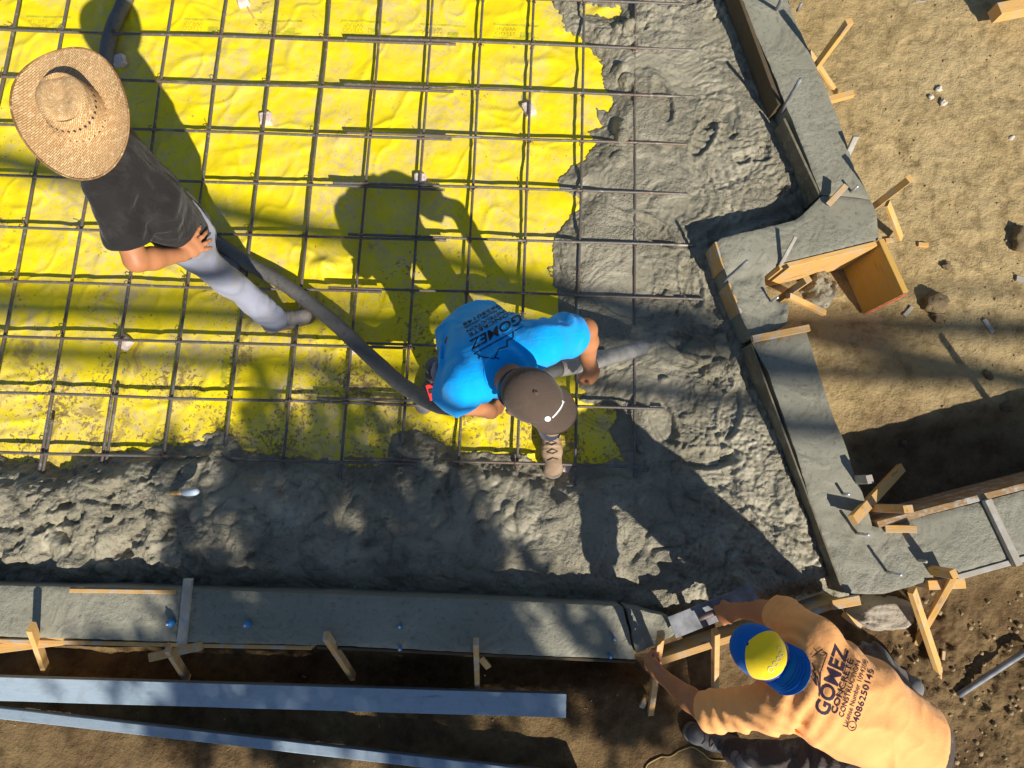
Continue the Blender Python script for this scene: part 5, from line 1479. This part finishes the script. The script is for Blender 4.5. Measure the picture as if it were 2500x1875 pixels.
# ================================================================== worker in orange finishing the corner
def worker_orange():
    G = -.16
    J = {k: P(*v) for k, v in dict(head=(1858, 1594, 1.06), neck=(1955, 1640, 1.05), shR=(1985, 1560, .99), shL=(1885, 1728, .99), elR=(1900, 1496, .72), wrR=(1795, 1490, .47), elL=(1722, 1738, .72), wrL=(1622, 1655, .47),
         pel=(2185, 1788, .86), knR=(2125, 1612, .36), anR=(2190, 1660, -.06), knL=(1972, 1852, .40), anL=(1790, 1832, -.05), toeL=(1710, 1800, -.1)).items()}
    zz = np.array([0, 0, 1.0]); f = unit([-.885, .467, 0]); s = np.array([-f[1], f[0], 0])       # s points to the worker left
    J['hipL'] = J['pel'] + s * .10 - zz * .05; J['hipR'] = J['pel'] - s * .10 - zz * .05
    root = empty('person', (*(.5 * (J['anL'] + J['anR']))[:2], G)); tag(root, 'person in orange t-shirt and blue and yellow cap leaning over the form corner', 'person')
    hf = unit([-.80, .50, -.75]); hu = unit([-.50, .32, 1.0])
    hd, fr = head(J['head'], hf, hu, 1.03)
    sp = unit(J['neck'] - J['pel'])
    body = hd + [cone(J['neck'] - sp * .05, J['head'] - fr[2] * .05 - fr[0] * .02, .066, .060)]
    for a in 'LR':
        e, w, h = J['el' + a], J['wr' + a], J['sh' + a]
        body += [cone(h, e, .056, .050), cone(e, e + (w - e) * .35, .050, .052), cone(e + (w - e) * .35, w, .052, .035)]
        body += [cone(J['hip' + a], J['kn' + a], .07, .055), cone(J['kn' + a], J['an' + a], .055, .035)]
    body += [flat(J['neck'] - sp * .12, J['pel'], s, .13, .07, .14, .09), cone(J['shL'], J['shR'], .03, .03), cone(J['hipL'], J['hipR'], .08, .08)]
    hR = P(1752, 1505, .37)
    body += hand(J['wrR'], unit(hR - J['wrR']), unit([.0, .25, .95]), 1, (.8, .95, .7), .05, .5, 1.28, True)
    hL = P(1588, 1622, .40)
    body += hand(J['wrL'], unit(hL - J['wrL']), unit([-.15, -.55, .8]), -1, (1.0, 1.2, .8), .05, .5, 1.38, True)
    sdf_build('body', body, .006, .022, M['skin'], root)
    eyes(J['head'], fr, root, 1.03)
    sdf_build('hair', [ell(J['head'] - fr[0] * .015, np.array([.092, .083, .088]), np.array(fr))], .006, .02, M['hair'], root, cuts=[(J['head'] + fr[0] * .03, fr[0])])
    slR = J['shR'] + (J['elR'] - J['shR']) * .80; slL = J['shL'] + (J['elL'] - J['shL']) * .86
    dL, dR = unit(J['elL'] - J['shL']), unit(J['elR'] - J['shR'])
    up = unit(np.cross(s, sp)); up = up if up[2] > 0 else -up
    sh = [flat(J['neck'] - sp * .16 - up * .02, J['pel'] + sp * .22, s, .198, .13, .200, .145), flat(J['pel'] + sp * .22, J['pel'] - sp * .10, s, .200, .145, .195, .15), ell(J['neck'] - sp * .25 + up * .035, (.17, .20, .10), np.array([s, sp, up]), .07),
          cone(J['neck'] - sp * .03, J['neck'] - sp * .07, .088, .105), flat(J['neck'] - sp * .05, J['neck'] - sp * .14, s, .16, .10, .19, .12), cone(J['shL'], J['shR'], .085, .085), cone(J['shL'], slL, .094, .080), cone(slL, slL + dL * .07, .080, .082), cone(J['shR'], slR, .090, .074), cone(slR, slR + dR * .07, .074, .076)]
    fo = folds([dict(c=slL - dL * .06, r=.13, d=dL + .5 * zz, lam=.055, amp=.006), dict(c=slR - dR * .05, r=.12, d=dR + .3 * zz, lam=.045, amp=.004), dict(c=P(1880, 1790, .95), r=.16, d=unit([.5, 1, 0]), lam=.055, amp=.009), dict(c=P(1970, 1600, 1.03), r=.12, d=unit([.8, .6, 0]), lam=.055, amp=.007),
                dict(c=P(1960, 1700, 1.05), r=.15, d=unit([.9, -.5, 0]), lam=.07, amp=.007), dict(c=P(2060, 1560, .9), r=.14, d=unit([1, .6, 0]), lam=.07, amp=.006), dict(c=P(2120, 1830, .9), r=.2, d=unit([.6, 1, 0]), lam=.09, amp=.005)], .004, 6, 15, .010)
    eL, eR = slL + dL * .045, slR + dR * .04
    def disp(q):
        d = fo(q)
        for e, dr, sx in ((eL, dL, J['shL']), (eR, dR, J['shR'])):
            a = (q - e) @ dr; near = np.linalg.norm(np.cross(q - sx, dr), axis=1) < .125
            d = d + np.where(near & (a > 0) & (((q - sx) @ dr) > .12), np.minimum(a * 3, .1), 0)
        return d
    shirt = sdf_build('t_shirt', sh, .0075, .045, M['oranget'], root, cuts=[(J['pel'] - sp * .13, -sp)], disp=disp)
    bv = bvh_of(shirt)
    U = unit([.30, -.955]); Vv = unit([-.955, -.30])
    # GOMEZ, roof emblem and the lines under it
    def line(txt, base, length, height, mat='print', shear=.0, bold=.008):
        t = text_mesh(txt, 1.0, shear, bold); x1 = max(v.co.x for v in t.verts); x0 = min(v.co.x for v in t.verts)
        y1 = max(v.co.y for v in t.verts); ux = U * (length / (x1 - x0)); vy = Vv * (height / max(y1, .1))
        decal(t, 'lettering', mat, bv, amap(base, ux, vy), shirt, .11)
    line('GOMEZ', (2020, 1752), 174, 37, shear=.15, bold=.02)
    line('CONCRETE', (2042, 1744), 138, 15, bold=.02)
    line('CONSTRUCTION', (2058, 1752), 142, 12)
    line('License Number 1094208', (2068, 1776), 168, 12, bold=.0)
    line('4086250145', (2094, 1765), 134, 15, bold=.01)
    e = bmesh.new()
    for a, b in [((2000, 1700), (2003, 1640)), ((2003, 1640), (2019, 1596)), ((2019, 1596), (2008, 1592)), ((1994, 1674), (1986, 1658)), ((1986, 1658), (1992, 1655)), ((1992, 1655), (1984, 1638)), ((1984, 1638), (1990, 1635)), ((1990, 1635), (1982, 1618)), ((1994, 1674), (1990, 1642)), ((1982, 1604), (2008, 1584)), ((1990, 1586), (1996, 1592)), ((2000, 1688), (1996, 1650))]:
        seg_bm(e, a, b, 2.6)
    decal(e, 'roof_emblem', 'print', bv, lambda a, b: (a, b), shirt, 7.0)
    ring = bmesh.new()
    for k in range(24):
        a, b = 2 * math.pi * k / 24, 2 * math.pi * (k + 1) / 24
        seg_bm(ring, (2080 + 10 * math.cos(a), 1772 + 11 * math.sin(a)), (2080 + 10 * math.cos(b), 1772 + 11 * math.sin(b)), 1.6)
    for a, b in [((2075, 1772), (2080, 1777)), ((2080, 1777), (2086, 1774))]: seg_bm(ring, a, b, 2.2)
    decal(ring, 'phone_emblem', 'print', bv, lambda a, b: (a, b), shirt, 5.0)
    tr = [cone(J['hipL'], J['knL'], .105, .082), cone(J['knL'], J['anL'] + zz * .02, .082, .068), cone(J['hipR'], J['knR'], .105, .082), cone(J['knR'], J['anR'] + zz * .02, .082, .068), flat(J['pel'] + sp * .06, J['pel'] - sp * .13, s, .19, .14, .185, .14)]
    sdf_build('trousers', tr, .0085, .03, M['camo'], root, disp=folds([dict(c=J['knR'], r=.2, d=unit([1, .4, .4]), lam=.055, amp=.012), dict(c=J['knL'], r=.3, d=unit([1, 0, .4]), lam=.07, amp=.009)], .006, 9, 19))
    boot(J['anL'], J['toeL'] - J['anL'], G - .015, 'bootd', root, True, 1.12); boot(J['anR'], -f * -1, G - .01, 'bootd', root, False, 1.08)
    cc = J['head'] + fr[2] * .042 - fr[0] * .002
    cr, bl, pn = cap(root, cc, unit(-fr[0] + .34 * fr[2]), unit(fr[2] + .34 * fr[0]), 'capblue', 'capyel', 1.14)
    bvp = bvh_of(pn); em = bmesh.new()
    def loop(cx, cy, r, a0, a1, w):
        n = 14
        for k in range(n):
            a, b = a0 + (a1 - a0) * k / n, a0 + (a1 - a0) * (k + 1) / n
            seg_bm(em, (cx + r * math.cos(a), cy + r * math.sin(a)), (cx + r * math.cos(b), cy + r * math.sin(b)), w)
    for cx, cy, r in [(1882, 1634, 6.5), (1893, 1621, 5.5), (1901, 1609, 5), (1907, 1598, 4.5)]: loop(cx, cy, r, 0, 5.6, 2.0)
    loop(1905, 1586, 6, 2.5, 6.4, 1.8)
    decal(em, 'cap_embroidery', 'thread', bvp, lambda a, b: (a, b), pn, 4.0, .0018)
    return shirt
worker_orange()

# ------------------------------------------------------------------ steel float in the worker's hand
fl = empty('hand_float', P(1740, 1490, .29)); tag(fl, 'long steel hand float held by the orange-shirted worker', 'trowel')
plank('blade', P(1640, 1532, .295), P(1846, 1450, .295), .115, .008, 'galv', parent=fl)
plank('handle_post', P(1722, 1503, .30), P(1722, 1503, .335), .02, .02, 'blackp', parent=fl, up=(1, 0, 0))
plank('handle_post', P(1778, 1481, .30), P(1778, 1481, .335), .02, .02, 'blackp', parent=fl, up=(1, 0, 0))
child(link('grip', tube_mesh('grip', np.linspace(P(1706, 1510, .345), P(1792, 1476, .345), 8), [.014, .016, .017, .017, .017, .017, .016, .013], 12), M['floatgrip']), fl)
# upright tool stuck in the heap, wooden shaft with pale grip
tl_ = empty('hand_tool', P(405, 1206, .12)); tag(tl_, 'small tool with wooden shaft and pale blue grip stuck in the lumpy concrete', 'hand tool')
a, b = P(398, 1206, .14), P(482, 1200, .27)
child(link('wooden_shaft', tube_mesh('wooden_shaft', np.linspace(a, a + (b - a) * .6, 6), [.014, .013, .012, .012, .013, .015], 10), M['pine']), tl_)
child(link('grip', tube_mesh('grip', np.linspace(a + (b - a) * .58, b, 7), [.014, .019, .022, .022, .022, .021, .014], 12), M['palegrip']), tl_)
# thin cord
cp = smooth_path([P(x, y, -.165) for x, y in [(1572, 1890), (1584, 1866), (1612, 1850), (1640, 1847), (1662, 1832), (1690, 1824), (1715, 1838), (1738, 1856), (1782, 1857)]], 60)
for q in cp: q[2] = ground_at(q[0], q[1]) + .006
tag(link('cord', tube_mesh('cord', cp, .004, 6), M['cord']), 'thin tan cord curling on the shaded dirt beside the worker boot', 'cord')
# ------------------------------------------------------------------ off-frame tree whose crown dapples the lower part, and overhead cables
def sunpt(px, py, h, z=0.1):
    p = P(px, py, z); k = (h - z) / SUN[2]
    return p + SUN * k
def leaf_tree():
    rt = random.Random(11)
    blobs = [  # shade patches: photo x, y, radius in metres, leaves
        (560, 1250, .34, 60), (700, 1180, .30, 50), (640, 1330, .34, 60), (760, 1300, .34, 66), (880, 1260, .30, 60), (850, 1370, .34, 66), (980, 1240, .26, 46), (1000, 1360, .30, 60), (1100, 1310, .22, 40),
        (1120, 1430, .28, 56), (1130, 1230, .20, 36), (1175, 1330, .20, 38), (1205, 1410, .18, 30), (620, 1500, .3, 60), (760, 1520, .3, 60), (900, 1530, .3, 60), (1050, 1520, .28, 56), (480, 1490, .2, 30), (980, 1460, .30, 60), (830, 1480, .32, 66), (680, 1460, .34, 70), (560, 1430, .30, 56), (480, 1330, .20, 26), (520, 1560, .30, 56), (420, 1530, .12, 12),
        (680, 1580, .34, 66), (840, 1600, .34, 66), (1000, 1590, .32, 60), (1120, 1560, .24, 34), (1230, 1560, .14, 12), (1340, 1540, .18, 22), (1420, 1530, .20, 26), (1480, 1560, .18, 24), (1540, 1590, .16, 20),
        (600, 1700, .34, 66), (760, 1720, .34, 66), (900, 1720, .24, 36), (1010, 1690, .20, 26), (1080, 1660, .16, 18), (1200, 1680, .22, 36), (1330, 1660, .28, 50), (1450, 1680, .32, 60), (1560, 1700, .30, 56), (1640, 1760, .26, 44),
        (480, 1740, .28, 50), (400, 1650, .18, 28), (200, 1650, .07, 5), (120, 1680, .06, 4), (290, 1660, .06, 5), (420, 1830, .24, 44), (550, 1830, .34, 66), (720, 1840, .34, 66), (880, 1850, .32, 60), (1040, 1850, .30, 56), (1180, 1860, .28, 50), (1330, 1800, .32, 60), (1480, 1820, .34, 66), (1600, 1850, .30, 56), (1720, 1860, .24, 40),
        (310, 1550, .10, 22), (255, 1500, .09, 18), (335, 1490, .08, 14), (225, 1560, .06, 8), (720, 1090, .18, 18), (800, 1060, .16, 14), (880, 1100, .18, 18), (640, 1110, .14, 12), (1000, 1030, .12, 8), (900, 1020, .12, 8), (1010, 1150, .18, 20), (1120, 1150, .14, 12), (420, 1420, .10, 8), (470, 1240, .10, 8)]
    base = np.array([2.2, -7.6, -.15])
    root = empty('tree', base); tag(root, 'leafy tree standing beyond the bottom edge, its shade dappling the bottom curb', 'tree')
    V_, F_ = [], []
    tips = []
    for (px, py, r, n) in blobs:
        h0 = 4.6 + 1.1 * rt.random()
        c = sunpt(px, py, h0)
        tips.append(c)
        e1 = unit(np.cross(SUN, [0, 0, 1])); e2 = np.cross(SUN, e1)
        n = int(n * 1.9)
        subs = []
        for k in range(max(3, int(r * r * 95))):
            a = rt.uniform(0, 6.283); q = r * math.sqrt(rt.random()) * 1.05; subs.append((q * math.cos(a), q * math.sin(a)))
        for k in range(n):
            a, bb = subs[rt.randrange(len(subs))]
            p = c + e1 * (a + rt.gauss(0, .045)) + e2 * (bb + rt.gauss(0, .045)) + SUN * rt.uniform(-.35, .35)
            nrm = unit([rt.gauss(0, .55), rt.gauss(0, .55), 1.0]); d = unit(np.cross(nrm, [rt.gauss(0, 1), rt.gauss(0, 1), .2])); s = np.cross(nrm, d)
            L = rt.uniform(.055, .10); w = L * .42
            i = len(V_)
            V_ += [p - d * L, p + s * w + nrm * .006, p + d * L, p - s * w + nrm * .006]; F_.append((i, i + 1, i + 2, i + 3))
    child(link('crown', mesh_np('crown', np.array(V_), np.array(F_), False), M['leaf']), root)
    fork = base + [-.1, .9, 3.2]
    pts = smooth_path([base + [0, 0, -.2], base + [.05, .1, 1.0], base + [-.03, .4, 2.2], fork], 24)
    child(link('trunk', tube_mesh('trunk', pts, np.linspace(.19, .12, len(pts)), 14), M['bark']), root)
    T = np.array(tips); mains = [T[i] for i in (4, 15, 27, 38, 50)]
    for m in mains:
        pp = smooth_path([fork - [0, .05, .1], fork + (m - fork) * .4 + [0, 0, .25], m], 16)
        child(link('limb', tube_mesh('limb', pp, np.linspace(.07, .018, len(pp)), 8), M['bark']), root)
    for t in tips:
        m = min(mains, key=lambda q: np.linalg.norm(q - t))
        if np.linalg.norm(m - t) < .05: continue
        a = fork + (m - fork) * .75 + [0, 0, .1]
        pp = smooth_path([a, (a + t) / 2 + [0, 0, .08], t], 8)
        child(link('branch', tube_mesh('branch', pp, np.linspace(.016, .005, len(pp)), 5), M['bark']), root)
leaf_tree()
for k, (a, b, lab) in enumerate([((0, 700, 0), (700, 712, 0), 'faintest overhead cable, its soft shadow crossing the left of the yellow sheet'), ((0, 856, 0), (1650, 958, .08), 'lowest overhead cable, its soft shadow crossing the yellow sheet and the pour'), ((1865, 872, ZW), (2500, 935, -.13), 'middle overhead cable, its soft shadow crossing the lower right curb'),
                                 ((1980, 786, -.13), (2500, 806, -.13), 'upper overhead cable, its soft shadow crossing the dirt below the plywood box')]):
    p, q = P(*a), P(*b); hgt = 7.5 + k * .4
    p = p + SUN * ((hgt - p[2]) / SUN[2]); q = q + SUN * ((hgt - q[2]) / SUN[2]); d = unit(q - p)
    ends_ = (p - d * 14, q + d * 14)
    pts = np.linspace(ends_[0], ends_[1], 24)
    tag(link('overhead_cable', tube_mesh('overhead_cable', pts, (.018, .048, .062, .062)[k], 8), M['blackp']), lab, 'cable', 'overhead cables')
